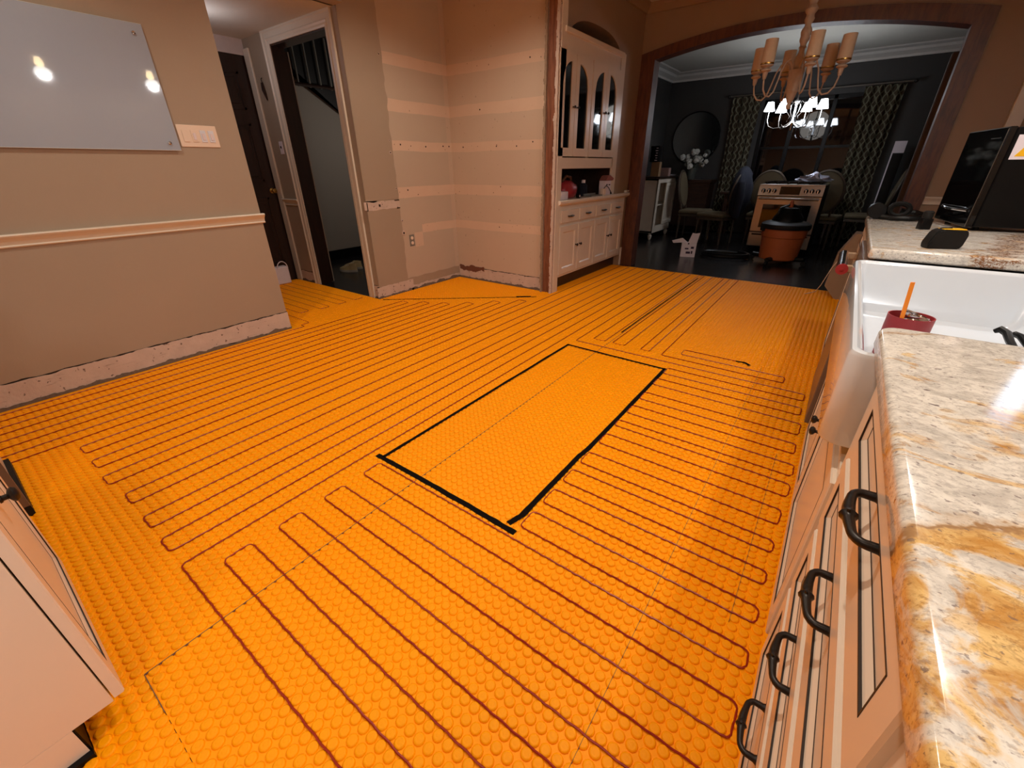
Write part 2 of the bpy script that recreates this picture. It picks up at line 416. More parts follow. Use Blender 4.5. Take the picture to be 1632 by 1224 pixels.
def studs(mask, seg, detail, parent):
    jx = np.arange(-125, 55); jy = np.arange(-45, 175)
    gx, gy = np.meshgrid(X0+(jx+0.5)*SC, Y0+(jy+0.5)*SC, indexing='ij')
    cx, cy = gx.ravel(), gy.ravel(); k = mask(cx, cy); cx, cy = cx[k], cy[k]
    R1 = 0.0149
    rows = [(R1, 0.0), (R1*0.965, 0.0022), (R1*0.84, 0.0044), (R1*0.66, 0.0056), (R1*0.52, 0.0052), (R1*0.30, 0.0056)] if detail else [(R1, 0.0), (R1*0.88, 0.0040), (R1*0.55, 0.0056)]
    ctr = 0.0060 if detail else 0.0058
    ang = np.arange(seg)*2*np.pi/seg
    vs = []
    for r, z in rows: vs.append(np.stack([r*np.cos(ang), r*np.sin(ang), np.full(seg, z)], 1))
    vs.append(np.array([[0, 0, ctr]])); V = np.concatenate(vs); nv = len(V)
    faces = []
    for a in range(len(rows)-1):
        for i in range(seg):
            p, q = a*seg+i, a*seg+(i+1) % seg
            faces += [(p, q, q+seg), (p, q+seg, p+seg)]
    a = (len(rows)-1)*seg
    for i in range(seg): faces.append((a+i, a+(i+1) % seg, nv-1))
    Fc = np.array(faces); n_ = len(cx)
    rot = np.random.RandomState(3).rand(n_)*6.28
    ca, sa = np.cos(rot)[:, None], np.sin(rot)[:, None]
    VX = V[None, :, 0]*ca-V[None, :, 1]*sa+cx[:, None]; VY = V[None, :, 0]*sa+V[None, :, 1]*ca+cy[:, None]
    VZ = np.broadcast_to(V[None, :, 2], VX.shape)
    P = np.stack([VX, VY, VZ], 2).reshape(-1, 3).astype(np.float32)
    FF = (Fc[None]+(np.arange(n_)*nv)[:, None, None]).reshape(-1).astype(np.int32)
    me = bpy.data.meshes.new('studs'); me.vertices.add(len(P)); me.vertices.foreach_set('co', P.ravel())
    me.loops.add(len(FF)); me.loops.foreach_set('vertex_index', FF)
    nf = len(FF)//3; me.polygons.add(nf)
    me.polygons.foreach_set('loop_start', np.arange(nf, dtype=np.int32)*3)
    me.polygons.foreach_set('loop_total', np.full(nf, 3, dtype=np.int32))
    me.polygons.foreach_set('use_smooth', np.ones(nf, dtype=bool))
    me.update(); me.validate(); me.materials.append(M['membrane'])
    try: me.set_sharp_from_angle(angle=math.radians(38))
    except Exception: pass
    o = bpy.data.objects.new('studs', me); COL.objects.link(o); o.parent = parent; o['kind'] = 'stuff'
    return o
def inroom(x, y):
    k = (x > -3.50) & (x < 0.215) & (y > -1.3) & (y < 5.52) & ~((y > 3.80) & (x < -2.40))
    k |= (x > -5.15) & (x <= -3.50) & (y > 1.66) & (y < 2.60)
    k |= (x > -3.60) & (x <= -3.50) & (y >= 2.60) & (y < 3.80)
    k &= ~((x < -1.0) & (y < -0.62))
    return k
d2 = lambda x, y: np.hypot(x, y)
studs(lambda x, y: inroom(x, y) & (d2(x, y) < 1.9) & (x > SEAM1) & (x < SEAM2), 12, True, sheets[1])
studs(lambda x, y: inroom(x, y) & (d2(x, y) < 1.9) & (x >= SEAM2), 12, True, sheets[2])
studs(lambda x, y: inroom(x, y) & (d2(x, y) < 2.3) & (x <= SEAM1), 10, True, sheets[0])
studs(lambda x, y: inroom(x, y) & (d2(x, y) >= 2.3) & (x <= SEAM1), 8, False, sheets[0])
studs(lambda x, y: inroom(x, y) & (d2(x, y) >= 1.9) & (x > SEAM1) & (x < SEAM2), 7, False, sheets[1])
studs(lambda x, y: inroom(x, y) & (d2(x, y) >= 1.9) & (x >= SEAM2), 7, False, sheets[2])
# heating cable: one continuous serpentine
gx = lambda j: X0+j*SC
gy = lambda k: Y0+k*SC
path = []
R_ = 0.113
YT = 5.50
# rows running across (x), from the near right corner back towards the arch
rows_left = {0: None}
seq = [(3, 'R'), (0, 'R')]
P_ = []
def row(k, xa, xb): P_.append((xa, gy(k))); P_.append((xb, gy(k)))
XL = -1.405; XI = -0.668
rows = [(3, XL), (6, XL), (9, XL), (12, XL), (15, XL), (18, XL), (21, XL), (24, XL)]
# start at the arch: column j=3.. and back down on the left side
cols_left = [(3, -1)]
left_end = -2.689
def polyline_round(pts, r=0.022, n_=5):
    out = [Vector((*pts[0], 0))]
    for i in range(1, len(pts)-1):
        a, b, c = Vector((*pts[i-1], 0)), Vector((*pts[i], 0)), Vector((*pts[i+1], 0))
        d1, d2_ = (a-b), (c-b)
        rr = min(r, d1.length*0.45, d2_.length*0.45)
        p, q = b+d1.normalized()*rr, b+d2_.normalized()*rr
        for t in range(n_+1):
            t /= n_; out.append(p*(1-t)**2+b*2*t*(1-t)+q*t*t)
    out.append(Vector((*pts[-1], 0)))
    return out
# left block (lines along y): bottom turns at y=0.10-0.12, top turns by the arch or the alcove
L = []
alc_top = {29: 3.40, 35: 3.22, 41: 3.03, 47: 2.89, 53: 2.80, 59: 2.69}
js = [3, 6, 9, 12, 15, 19, 22, 26, 29, 32, 35, 38, 41, 44, 47, 50, 53, 56, 59, 62, 65]
def X(j): return X0-j*SC
cable_pts = []
# lower rows block first: begin at row 92 end marker, come down through the rows to row 0, then up column 3 ...
c = []
c += [(-0.30, gy(92)), (XI, gy(92)), (XI, gy(89)), (-0.022, gy(89)), (-0.022, gy(86)), (X0+20*SC, gy(86))]
for (j1, j2, j3) in ((20, 17, 15), (15, 11, 8)):
    c += [(X0+j1*SC, YT), (X0+j2*SC, YT), (X0+j2*SC, gy(86.5)), (X0+j3*SC, gy(86.5))]
c = [(-0.30, gy(92)), (XI, gy(92)), (XI, gy(89)), (-0.022, gy(89)), (-0.022, gy(86)), (gx(20), gy(86)), (gx(20), YT),
     (gx(17), YT), (gx(17), gy(86.5)), (gx(15), gy(86.5)), (gx(15), YT), (gx(11), YT), (gx(11), gy(86.5)), (gx(8), gy(86.5)),
     (gx(8), YT), (gx(6), YT), (gx(6), gy(86.5)), (gx(3), gy(86.5)), (gx(3), YT), (gx(0), YT), (gx(0), gy(83)),
     (0.10, gy(83)), (0.10, gy(80)), (XI, gy(80)), (XI, gy(77)), (0.10, gy(77)), (0.10, gy(74)), (XI, gy(74)), (XI, gy(71)),
     (R_, gy(71)), (R_, gy(67)), (XI, gy(67)), (XI, gy(64)), (R_, gy(64)), (R_, gy(61)), (XI, gy(61)), (XI, gy(58)),
     (R_+0.01, gy(58)), (R_+0.01, gy(55)), (XI, gy(55)), (XI, gy(53)), (R_+0.01, gy(53)), (R_+0.01, gy(50)), (XI, gy(50)), (XI, gy(47)),
     (R_, gy(47)), (R_, gy(44)), (XI, gy(44)), (XI, gy(41)), (R_, gy(41)), (R_, gy(39)), (XI, gy(39)), (XI, gy(36)),
     (R_, gy(36)), (R_, gy(34)), (XI, gy(34)), (XI, gy(31)), (R_, gy(31)), (R_, gy(29)), (XI, gy(29)), (XI, gy(26)),
     (R_, gy(26)), (R_, gy(24)), (XL, gy(24)), (XL, gy(21)), (R_, gy(21)), (R_, gy(18)), (XL, gy(18)), (XL, gy(15)),
     (R_, gy(15)), (R_, gy(12)), (XL, gy(12)), (XL, gy(9)), (R_, gy(9)), (R_, gy(6)), (XL, gy(6)), (XL, gy(3)),
     (R_, gy(3)), (R_, gy(0)), (X(3), gy(0)), (X(3), YT)]
YB = {6: .121, 9: .121, 12: .122, 15: .122, 19: .121, 22: .121, 26: .100, 29: .101, 32: .103, 35: .103, 38: .100, 41: .100}
jj = js[1:]
top = {6: YT, 12: YT, 19: YT}
i = 0
# from top of col 3 to col 6, down, col 9, up, ...
pairs_top = [(3, 6), (9, 12), (15, 19), (22, 26), (29, 32), (35, 38), (41, 44), (47, 50), (53, 56), (59, 62)]
tops = [YT, YT, YT, YT, 3.40, 3.22, 3.03, 2.89, 2.80, 2.69]
for p, ty in zip(pairs_top, tops):
    a, b = p
    if a != 3: c += [(X(a), ty)]
    c += [(X(b), ty)]
    yb = YB.get(b, -0.28)
    if b == 26: c += [(X(26), 0.132), (X(24.4), 0.132), (X(24.4), 0.100)] if False else [(X(b), yb)]
    else: c += [(X(b), yb)]
    nxt = {6: 9, 12: 15, 19: 22, 26: 29, 32: 35, 38: 41}.get(b, b+3)
    c += [(X(nxt), yb)]
c += [(X(65), 1.70), (X(67), 1.70)]
# hall: rows along x
hy = 1.78
c += [(X(67), hy)]
xh = [-3.84, -3.80, -3.80, -3.80, -3.80]
cur = hy
for q, xx in enumerate((-3.84, -3.80, -3.80, -3.80)):
    c += [(-5.05, cur), (-5.05, cur+SC*3), (xx, cur+SC*3), (xx, cur+SC*6)]
    cur += SC*6
pl = polyline_round(c)
pts = []
for a, b in zip(pl[:-1], pl[1:]):
    L_ = (b-a).length; k = max(1, int(L_/(SC*0.5)))
    for t in range(k): pts.append(a+(b-a)*(t/k))
pts.append(pl[-1])
P3 = []
for i, p in enumerate(pts):
    d = (pts[min(i+1, len(pts)-1)]-pts[max(i-1, 0)])
    d = d.normalized() if d.length > 0 else Vector((1, 0, 0)); nn = Vector((-d.y, d.x, 0))
    along = abs(d.x)*(p.x-X0)+abs(d.y)*(p.y-Y0)
    P3.append(p+nn*math.cos(2*math.pi*along/(2*SC)+0.6)*0.0011+Vector((0, 0, 0.0046)))
bm = B(); tube(bm, P3, 0.0029, 5)
tag(obj('heating_cable', bm, 'cable', smooth=True), 'dark red heating cable looping in parallel runs between the orange studs', 'cable')
# marker outline of the island, drawn over the studs
def stroke(pts_, wid, z=0.0056, seed=0, parent=floor):
    bm = B(); n_ = 60; ps = []
    for i in range(n_+1):
        t = i/n_*(len(pts_)-1); k = min(int(t), len(pts_)-2); f = t-k
        ps.append(Vector((pts_[k][0]*(1-f)+pts_[k+1][0]*f, pts_[k][1]*(1-f)+pts_[k+1][1]*f, z)))
    Lr, Rr = [], []
    for i, p in enumerate(ps):
        d = (ps[min(i+1, n_)]-ps[max(i-1, 0)]).normalized(); nn = Vector((-d.y, d.x, 0))
        wd = wid*(0.5+0.10*noise.noise(Vector((i*0.35, seed, 0)))); off = nn*0.002*noise.noise(Vector((i*0.13, seed+5, 0)))
        Lr.append((p+nn*wd+off)); Rr.append((p-nn*wd+off))
    for i in range(n_):
        q = [Lr[i], Lr[i+1], Rr[i+1], Rr[i]]
        a = [bm.verts.new(v) for v in q]; b = [bm.verts.new(v+Vector((0, 0, 0.0006))) for v in q]
        bm.faces.new(b); bm.faces.new(list(reversed(a)))
        for k in range(4): bm.faces.new((a[k], a[(k+1) % 4], b[(k+1) % 4], b[k]))
    bmesh.ops.remove_doubles(bm, verts=bm.verts[:], dist=1e-5)
    return obj('marker_line', bm, 'marker', parent)
stroke([(-1.462, 0.908), (-1.06, 0.909), (-0.66, 0.902)], 0.024, seed=1)
stroke([(-1.425, 0.915), (-1.42, 1.7), (-1.412, 2.635)], 0.019, seed=2)
stroke([(-1.42, 2.625), (-1.05, 2.617), (-0.672, 2.612)], 0.019, seed=3)
stroke([(-0.708, 0.925), (-0.690, 0.99), (-0.690, 1.45), (-0.681, 1.52), (-0.676, 2.625)], 0.024, seed=4)
stroke([(-3.56, 2.61), (-2.33, 3.585)], 0.015, seed=5)
stroke([(-2.50, 3.47), (-2.38, 3.56)], 0.032, z=0.0064, seed=6)
stroke([(-0.325, 3.012), (-0.27, 3.022), (-0.235, 2.99)], 0.020, z=0.0072, seed=8)
stroke([(SEAM1-0.012, 3.1), (SEAM1-0.012, 5.35)], 0.010, seed=9)
bm = B(); bx(bm, -5.9, 1.6, 5.56, 9.9, -0.05, -0.001)
struct('floor_dining', bm, 'dark_floor', 'dark stained wood floor of the dining room')
bm = B(); bx(bm, -6.2, -3.66, 2.60, 5.0, -0.05, 0.0); bx(bm, -6.3, -5.2, 0.9, 2.6, -0.05, 0.0)
struct('floor_closet', bm, 'dark_floor', 'dark floor behind the white cased doorway')
# ------------------------------------------------------------------ ceilings
bm = B(); bx(bm, -3.75, 1.0, -2.4, 5.75, 2.73, 2.83)
struct('ceiling', bm, 'ceil', 'flat kitchen ceiling')
bm = B(); bx(bm, -6.3, -3.64, 1.5, 2.65, 2.33, 2.42)
struct('ceiling_hall', bm, 'ceil', 'low ceiling of the side hall')
bm = B(); bx(bm, -3.5, 1.4, 5.7, 9.9, 2.73, 2.83)
struct('ceiling_dining', bm, mat('dining_ceiling_paint', (190, 188, 178), 0.8, var=0.03), 'pale dining room ceiling')
# ------------------------------------------------------------------ left wall and its trims
bm = B(); bx(bm, -3.66, -3.52, -2.3, 1.61, 0, 2.73)
struct('wall_left', bm, 'paint', 'taupe painted kitchen wall with chair rail')
bm = B(); bx(bm, -3.66, -3.52, 1.61, 2.62, 2.33, 2.73)
struct('wall_left', bm, 'paint', 'taupe wall strip above the hall opening')
rail = [(0, 0), (0.010, 0), (0.014, 0.006), (0.008, 0.012), (0.012, 0.03), (0.024, 0.046), (0.030, 0.052), (0.034, 0.060), (0.030, 0.067), (0.0, 0.067)]
bm = B(); extrude_profile(bm, rail, (-3.52, -2.3, 0.84), (-3.52, 1.625, 0.84), (1, 0, 0))
struct('trim_1', bm, 'white_trim', 'cream chair rail on the left wall')
def base_scar(T, u0, u1, seed, h=0.14, parent=None):
    out = []
    bm = B(); ragged(bm, u0, u1, 0.001, h+0.003, 0.0, 0.0015, T, 0.004, 0.02, seed, bot=False); out.append(obj('dark_gap', bm, 'gap', parent))
    bm = B(); ragged(bm, u0, u1, 0.014, h-0.003, 0.0, 0.005, T, 0.006, 0.016, seed+3); out.append(obj('bare_plaster', bm, 'plaster', parent))
    bm = B(); ragged(bm, u0, u1, 0.0, 0.020, 0.0, 0.010, T, 0.014, 0.014, seed+9, bot=False); out.append(obj('mortar_rubble', bm, 'cement', parent))
    return out
WL = bpy.data.objects['wall_left']
base_scar(PX(-3.52), -0.9, 1.615, 1.0, 0.145, WL)
base_scar(PY(1.61, 1), -3.66, -3.52, 2.0, 0.145, WL)
bm = B(); lathe(bm, [(0.012, 0), (0.009, 0.004)], (0, 0, 0), 8); bm.free()
# wall behind the camera, right wall
bm = B(); bx(bm, -3.66, 1.0, -2.4, -2.3, 0, 2.73)
struct('wall_back', bm, 'paint', 'taupe wall behind the photographer')
bm = B(); bx(bm, 0.95, 1.05, -2.4, 5.7, 0, 2.73)
struct('wall_right', bm, 'paint_light', 'tan wall behind the worktop')
bm = B(); bx(bm, 0.86, 0.95, 5.53, 5.60, 0.0, 2.3, 0.005)
struct('trim_2', bm, 'white_trim', 'white window casing in the right corner')
# ------------------------------------------------------------------ hall and closet door wall (plane y = 2.62..2.65)
YD = 2.63
bm = B()
bx(bm, -5.3, -4.72, YD, YD+0.12, 0, 2.6); bx(bm, -3.79, -3.62, YD, YD+0.12, 0, 2.6); bx(bm, -4.72, -3.79, YD, YD+0.12, 2.235, 2.6)
struct('wall_closet', bm, 'paint', 'taupe wall around the white cased doorway')
def casing_profile(wd=0.09, th=0.022):
    return [(0, 0), (wd, 0), (wd, th), (wd*0.88, th), (wd*0.80, th*0.7), (wd*0.45, th*0.62), (wd*0.38, th*0.8), (wd*0.25, th*0.55), (wd*0.12, th*0.55), (0, th*0.4)]
def casing(name, x0, x1, ztop, y, wd, mt, label):
    """door casing in plane y, opening x0..x1, faces -y"""
    bm = B(); pr = casing_profile(wd)
    # mitred frame
    ringsA = []
    corners = [((x0, 0), (-1, 0)), ((x0, ztop), (-1, 1)), ((x1, ztop), (1, 1)), ((x1, 0), (1, 0))]
    for (cx_, cz_), (dx_, dz_) in corners:
        ringsA.append([bm.verts.new((cx_+dx_*a, y-b, cz_+dz_*a)) for a, b in pr])
    for A, Bq in zip(ringsA[:-1], ringsA[1:]):
        for k in range(len(pr)): bm.faces.new((A[k], A[(k+1) % len(pr)], Bq[(k+1) % len(pr)], Bq[k]))
    bm.faces.new(ringsA[0]); bm.faces.new(list(reversed(ringsA[-1])))
    o = struct(name, bm, mt, label)
    bm = B(); bx(bm, x0-0.002, x0+0.014, y-0.004, y+0.12, 0, ztop); bx(bm, x1-0.014, x1+0.002, y, y+0.12, 0, ztop); bx(bm, x0, x1, y, y+0.12, ztop-0.014, ztop+0.002)
    obj('jamb', bm, 'hall_door', o)
    return o
casing('trim_3', -4.695, -3.80, 2.225, YD, 0.105, 'white_trim', 'cream moulded casing around the closet doorway')
bm = B(); extrude_profile(bm, rail, (-5.10, YD, 0.84), (-4.79, YD, 0.84), (0, -1, 0))
struct('trim_4', bm, 'white_trim', 'short piece of chair rail between the two doorways')
bm = B(); bx(bm, -5.19, -5.09, YD-0.02, YD, 0, 2.25, 0.004)
struct('trim_5', bm, 'white_trim', 'narrow cream casing beside the dark hall door')
WC = bpy.data.objects['wall_closet']
base_scar(PY(YD), -5.09, -4.80, 4.0, 0.12, WC)
# hall far wall with the dark door
bm = B(); bx(bm, -5.32, -5.2, 1.5, 1.72, 0, 2.33); bx(bm, -5.32, -5.2, 1.72, 2.66, 2.20, 2.6)
struct('wall_hall', bm, mat('pale_hall_wall', (196, 186, 184), 0.7), 'pale end wall above the dark hall door')
bm = B(); bx(bm, -5.3, -3.66, 1.5, 1.61, 0, 2.33)
struct('wall_hall', bm, 'paint', 'hall side of the left wall')
dr = thing('door_1', 'dark six panel hall door with brass knob', None, (0, 0, 0)); tag(dr, kind='structure')
del_c = 'category' in dr and dr.__delitem__('category')
TD = PX(-5.20)
bm = B(); bx(bm, 1.72, 2.62, 0.01, 2.20, -0.045, -0.012, 0, T=TD)
for (u0, u1) in ((1.82, 2.11), (2.23, 2.52)):
    for (v0, v1) in ((0.22, 0.92), (1.08, 1.62), (1.74, 2.06)):
        for (a, b, c_, d_) in ((u0, u1, v0, v0+0.02), (u0, u1, v1-0.02, v1), (u0, u0+0.02, v0, v1), (u1-0.02, u1, v0, v1)):
            bx(bm, a, b, c_, d_, -0.012, -0.004, 0, T=TD)
        bx(bm, u0+0.05, u1-0.05, v0+0.05, v1-0.05, -0.012, -0.004, 0.003, T=TD)
child('dark_wood_slab', bm, 'hall_door', dr)
bm = B(); lathe(bm, [(0.028, 0), (0.028, 0.006), (0.010, 0.010), (0.010, 0.035), (0.022, 0.042), (0.027, 0.055), (0.022, 0.066), (0.004, 0.070)], (-5.213, 2.575, 0.985), 16, 'X')
child('door_knob', bm, 'brass', dr, True)
# closet / stairwell behind the doorway
bm = B(); bx(bm, -6.0, -5.9, 2.65, 5.0, 0, 2.7); bx(bm, -6.0, -3.6, 4.9, 5.0, 0, 2.7); bx(bm, -5.32, -5.22, 2.77, 3.0, 0, 2.6)
struct('wall_stairwell', bm, 'closet', 'grey wall seen through the doorway')
st = thing('staircase', 'dark underside of stairs with balusters seen through the white doorway', 'stairs', (-5.88, 3.3, 0))
bm = B()
TP = lambda u, v, w_: Vector((w_, u, v))
prism(bm, [(0.10, 2.34), (0.85, 1.80), (1.25, 1.52), (1.5, 1.35), (1.5, 2.65), (-0.6, 2.65), (-0.6, 2.34)], 0.0, 0.05, TP)
child('stringer', bm, mat('near_black_paint', (14, 12, 13), 0.5), st)
for k in range(7):
    bm = B(); tube(bm, [(0.09, 0.05+0.15*k, 2.10), (0.09, 0.05+0.15*k, 2.64)], 0.013, 6)
    child('baluster', bm, 'grey_plastic', st)
bm = B(); tube(bm, [(0.10, -0.05, 2.12), (0.10, 1.3, 2.12)], 0.02, 6); child('handrail', bm, 'dark_wood', st)
bm = B(); bx(bm, -5.9, -5.885, 2.8, 4.9, 0, 0.13)
struct('baseboard_stairwell', bm, 'black', 'black baseboard in the stairwell')
# dark slab standing for the jamb's further depth, no door hangs here
dc = thing('deep_jamb', 'dark brown depth of the jamb inside the white casing', None); tag(dc, kind='structure')
if 'category' in dc: del dc['category']
bm = B(); bx(bm, -4.735, -4.69, YD+0.12, YD+0.16, 0.01, 2.19, 0.002); child('dark_wood_slab', bm, 'hall_door', dc)
bm = B(); bx(bm, -4.69, -4.683, YD+0.150, YD+0.158, 0.01, 2.19); child('edge_strip', bm, 'closet', dc)
# ------------------------------------------------------------------ alcove
bm = B(); bx(bm, -3.74, -3.62, YD, 3.95, 0, 2.73)
wa = struct('wall_alcove', bm, 'alcove', 'bare drywall with pale primer bands left of the corner')
bm = B(); bx(bm, -3.62, -2.41, 3.83, 3.93, 0, 2.73)
wb = struct('wall_alcove', bm, 'alcove', 'bare drywall with pale primer bands right of the corner')
TA = PX(-3.62); TB = PY(3.83)
# painted skin with a broken edge at y = 3.02
bm = B()
seg = 130
for i in range(seg):
    z0, z1 = 2.73*i/seg, 2.73*(i+1)/seg
    e = lambda z: 3.015+0.012*noise.fractal(Vector((z*7, 3.3, 0)), 0.8, 2, 4)+0.004*math.sin(z*40)
    if 0.845 < z0 < 0.915 or z1 < 0.12: continue
    q = [(YD-0.002, z0), (e(z0), z0), (e(z1), z1), (YD-0.002, z1)]
    a = [bm.verts.new(TA(u, v, 0)) for u, v in q]; b = [bm.verts.new(TA(u, v, 0.003)) for u, v in q]
    bm.faces.new(b); bm.faces.new((a[1], b[1], b[2], a[2]))
obj('painted_skin', bm, 'paint', wa)
bm = B(); bx(bm, YD-0.004, YD+0.0, 0.0, 2.33, -0.08, 0.0, 0, T=TA); obj('corner_return', bm, 'paint', wa)
# chair rail scar
bm = B(); ragged(bm, YD-0.03, 3.02, 0.845, 0.915, 0, 0.004, TA, 0.006, 0.015, 11); obj('rail_scar', bm, 'plaster', wa)
bm = B(); ragged(bm, YD-0.002, YD+0.008, 0.84, 0.915, 0, 0.0052, TA, 0.008, 0.01, 12)
ragged(bm, 2.96, 3.02, 0.910, 0.919, 0, 0.0052, TA, 0.004, 0.01, 13); ragged(bm, 2.98, 3.02, 0.842, 0.849, 0, 0.0052, TA, 0.004, 0.01, 14)
ragged(bm, 2.765, 2.785, 0.87, 0.89, 0, 0.0054, TA, 0.006, 0.008, 15)
obj('dark_gap', bm, 'gap', wa)
# old anchor holes
for (y_, z_, r_) in ((2.985, 1.33, 0.016), (3.0, 1.02, 0.013), (3.03, 0.60, 0.026), (2.99, 1.43, 0.010), (3.03, 0.72, 0.012), (2.99, 2.08, 0.012)):
    bm = B(); lathe(bm, [(r_, 0), (r_*0.85, 0.0045), (r_*0.3, 0.0048)], (-3.62, y_, z_), 14, 'X'); o = obj('patch', bm, 'plaster', wa)
    bm = B(); lathe(bm, [(r_*0.42, 0), (r_*0.42, 0.0056)], (-3.62, y_, z_), 8, 'X'); obj('screw_hole', bm, 'gap', wa)
for (y_, z_) in ((3.12, 1.40), (3.45, 1.39), (3.70, 1.40), (3.79, 1.40), (3.15, 1.0)):
    bm = B(); lathe(bm, [(0.008, 0), (0.007, 0.0025)], (-3.62, y_, z_), 8, 'X'); obj('screw_hole', bm, 'gap', wa)
for (x_, z_) in ((-3.45, 1.39), (-3.0, 1.385), (-2.56, 1.41), (-2.75, 1.38), (-3.2, 1.71), (-2.6, 2.06)):
    bm = B(); lathe(bm, [(0.007, -0.0025), (0.006, 0)], (x_, 3.83, z_), 8, 'Y'); obj('screw_hole', bm, 'gap', wb)
# base scars: painted strip, plaster, mortar
bm = B(); ragged(bm, 3.0, 3.83, 0.05, 0.135, 0, 0.002, TA, 0.006, 0.02, 21); obj('painted_skin', bm, 'paint', wa)
base_scar(TA, YD-0.03, 3.08, 22, 0.12, wa)
bm = B(); ragged(bm, 3.05, 3.83, 0.012, 0.05, 0, 0.006, TA, 0.012, 0.015, 23); obj('bare_plaster', bm, 'plaster', wa)
bm = B(); ragged(bm, 3.05, 3.83, 0.0, 0.028, 0, 0.010, TA, 0.018, 0.015, 24, bot=False); obj('mortar_rubble', bm, 'cement', wa)
base_scar(TB, -3.61, -2.42, 25, 0.135, wb)
bm = B(); ragged(bm, -3.60, -3.22, 0.10, 0.15, 0, 0.0056, TB, 0.02, 0.012, 26); obj('torn_paper', bm, mat('torn_brown_paper', (110, 70, 52), 0.9), wb)
base_scar(PY(YD-0.004), -3.70, -3.62, 27, 0.13, wa)
# outlet box
ob = thing('wall_outlet', 'open grey duplex outlet without cover in the bare alcove wall', 'outlet', (-3.62, 3.13, 0.515))
bm = B(); bx(bm, 0, 0.004, -0.034, 0.034, -0.058, 0.058, 0.002); child('box', bm, 'grey_plastic', ob)
for dz in (-0.025, 0.025):
    bm = B(); lathe(bm, [(0.017, 0.003), (0.017, 0.009), (0.015, 0.010)], (0, 0.0, dz), 12, 'X'); child('receptacle', bm, 'switch', ob)
# stud wall end between alcove and hutch
sp = struct('trim_6', (lambda b: (bx(b, -2.40, -2.285, 3.80, 3.845, 0, 2.73, 0.002), b)[1])(B()), 'stud_wood', 'bare wooden stud at the cut wall end')
bm = B()
for i in range(136):
    z0 = i*0.02; z1 = z0+0.02
    a = -2.414+0.012*noise.fractal(Vector((z0*12, 1, 0)), 0.8, 2, 3)
    bx(bm, a, -2.392+0.003*noise.noise(Vector((z0*30, 4, 0))), 3.775+0.004*noise.noise(Vector((z0*25, 9, 0))), 3.85, z0, z1)
obj('plaster_edge', bm, mat('broken_plaster_edge', (150, 130, 110), 0.95, var=0.3, scale=50, bump=1, bscale=80), sp)
bm = B()
for i in range(136):
    z0 = i*0.02; z1 = z0+0.02
    a = -2.302+0.014*noise.fractal(Vector((z0*10, 21, 0)), 0.8, 2, 3)
    bx(bm, a, -2.275+0.003*noise.noise(Vector((z0*30, 14, 0))), 3.778+0.005*noise.noise(Vector((z0*28, 19, 0))), 3.86, z0, z1)
obj('plaster_edge', bm, 'plaster', sp)
bm = B(); bx(bm, -2.284, -2.270, 3.81, 3.90, 0, 2.73, 0.002); obj('face_edge', bm, 'cab', sp)
# wall that carries the hutch, with arched recess
XH = -2.29; TH = PX(XH)
def arch_top(y0, y1, zs, za, n_=16):
    pts = []
    for i in range(n_+1):
        t = i/n_; u = y0+(y1-y0)*t; e = abs(2*t-1)
        pts.append((u, zs+(za-zs)*(1-e**2.6)**0.6))
    return pts
at = arch_top(3.95, 5.06, 2.19, 2.355)
bm = B()
for (u0, v0), (u1, v1) in zip(at[:-1], at[1:]):
    prism(bm, [(u0, v0), (u1, v1), (u1, 2.73), (u0, 2.73)], -0.40, 0.0, TH)
bx(bm, 3.86, 3.95, 2.05, 2.73, -0.40, 0, T=TH); bx(bm, 5.06, 5.66, 0.9, 2.73, -0.40, 0, T=TH); bx(bm, 5.535, 5.66, 0, 0.9, -0.4, 0, T=TH)
bx(bm, 3.86, 5.66, 0, 2.73, -0.45, -0.40, T=TH)
struct('wall_hutch', bm, 'paint_light', 'tan wall with arched recess above the built in hutch')
bm = B(); bx(bm, 5.55, 5.60, 0, 0.23, 0, 0.016, 0.003, T=TH); struct('baseboard_hutch', bm, 'white_trim', 'short white baseboard end at the arch')
bm = B(); extrude_profile(bm, rail, (XH, 5.50, 0.86), (XH, 5.60, 0.86), (1, 0, 0)); struct('trim_7', bm, 'white_trim', 'short end of chair rail beside the hutch')
bm = B(); extrude_profile(bm, [(0, 0), (0.02, 0), (0.06, 0.05), (0.07, 0.08), (0, 0.08)], (XH, 3.86, 2.65), (XH, 5.6, 2.65), (1, 0, 0))
extrude_profile(bm, [(0, 0), (0.02, 0), (0.06, 0.05), (0.07, 0.08), (0, 0.08)], (-2.29, 5.6, 2.65), (0.95, 5.6, 2.65), (0, -1, 0))
struct('trim_8', bm, 'paint_light', 'tan cove at the kitchen ceiling')
# ------------------------------------------------------------------ arch wall (plane y = 5.6)
AY0, AY1 = 5.60, 5.72
aL, aR = -2.20, 0.49
def arch_curve(xl, xr, zl, zr, za, n_=40):
    pts = []
    for i in range(n_+1):
        t = i/n_; x = xl+(xr-xl)*t; e = 2*t-1
        zb = zl+(zr-zl)*t
        pts.append((x, zb+(za-(zl+zr)/2)*(1-e*e)))
    return pts
outer = arch_curve(-2.28, 0.555, 2.297, 2.262, 2.435)
inner = arch_curve(-2.125, 0.425, 2.235, 2.168, 2.345)
TY = PY(AY0, 1)
bm = B()
for (u0, v0), (u1, v1) in zip(outer[:-1], outer[1:]): prism(bm, [(u0, v0), (u1, v1), (u1, 2.73), (u0, 2.73)], 0.0, 0.12, TY)
bx(bm, -2.4, -2.28, 5.6, 5.72, 0, 2.73); bx(bm, 0.555, 1.0, 5.6, 5.72, 0, 2.73)
struct('wall_arch', bm, 'paint_light', 'tan wall around the wide wooden arch')
bm = B()
for i in range(40):
    q = [inner[i], inner[i+1], outer[i+1], outer[i]]
    prism(bm, q, -0.022, 0.142, TY)
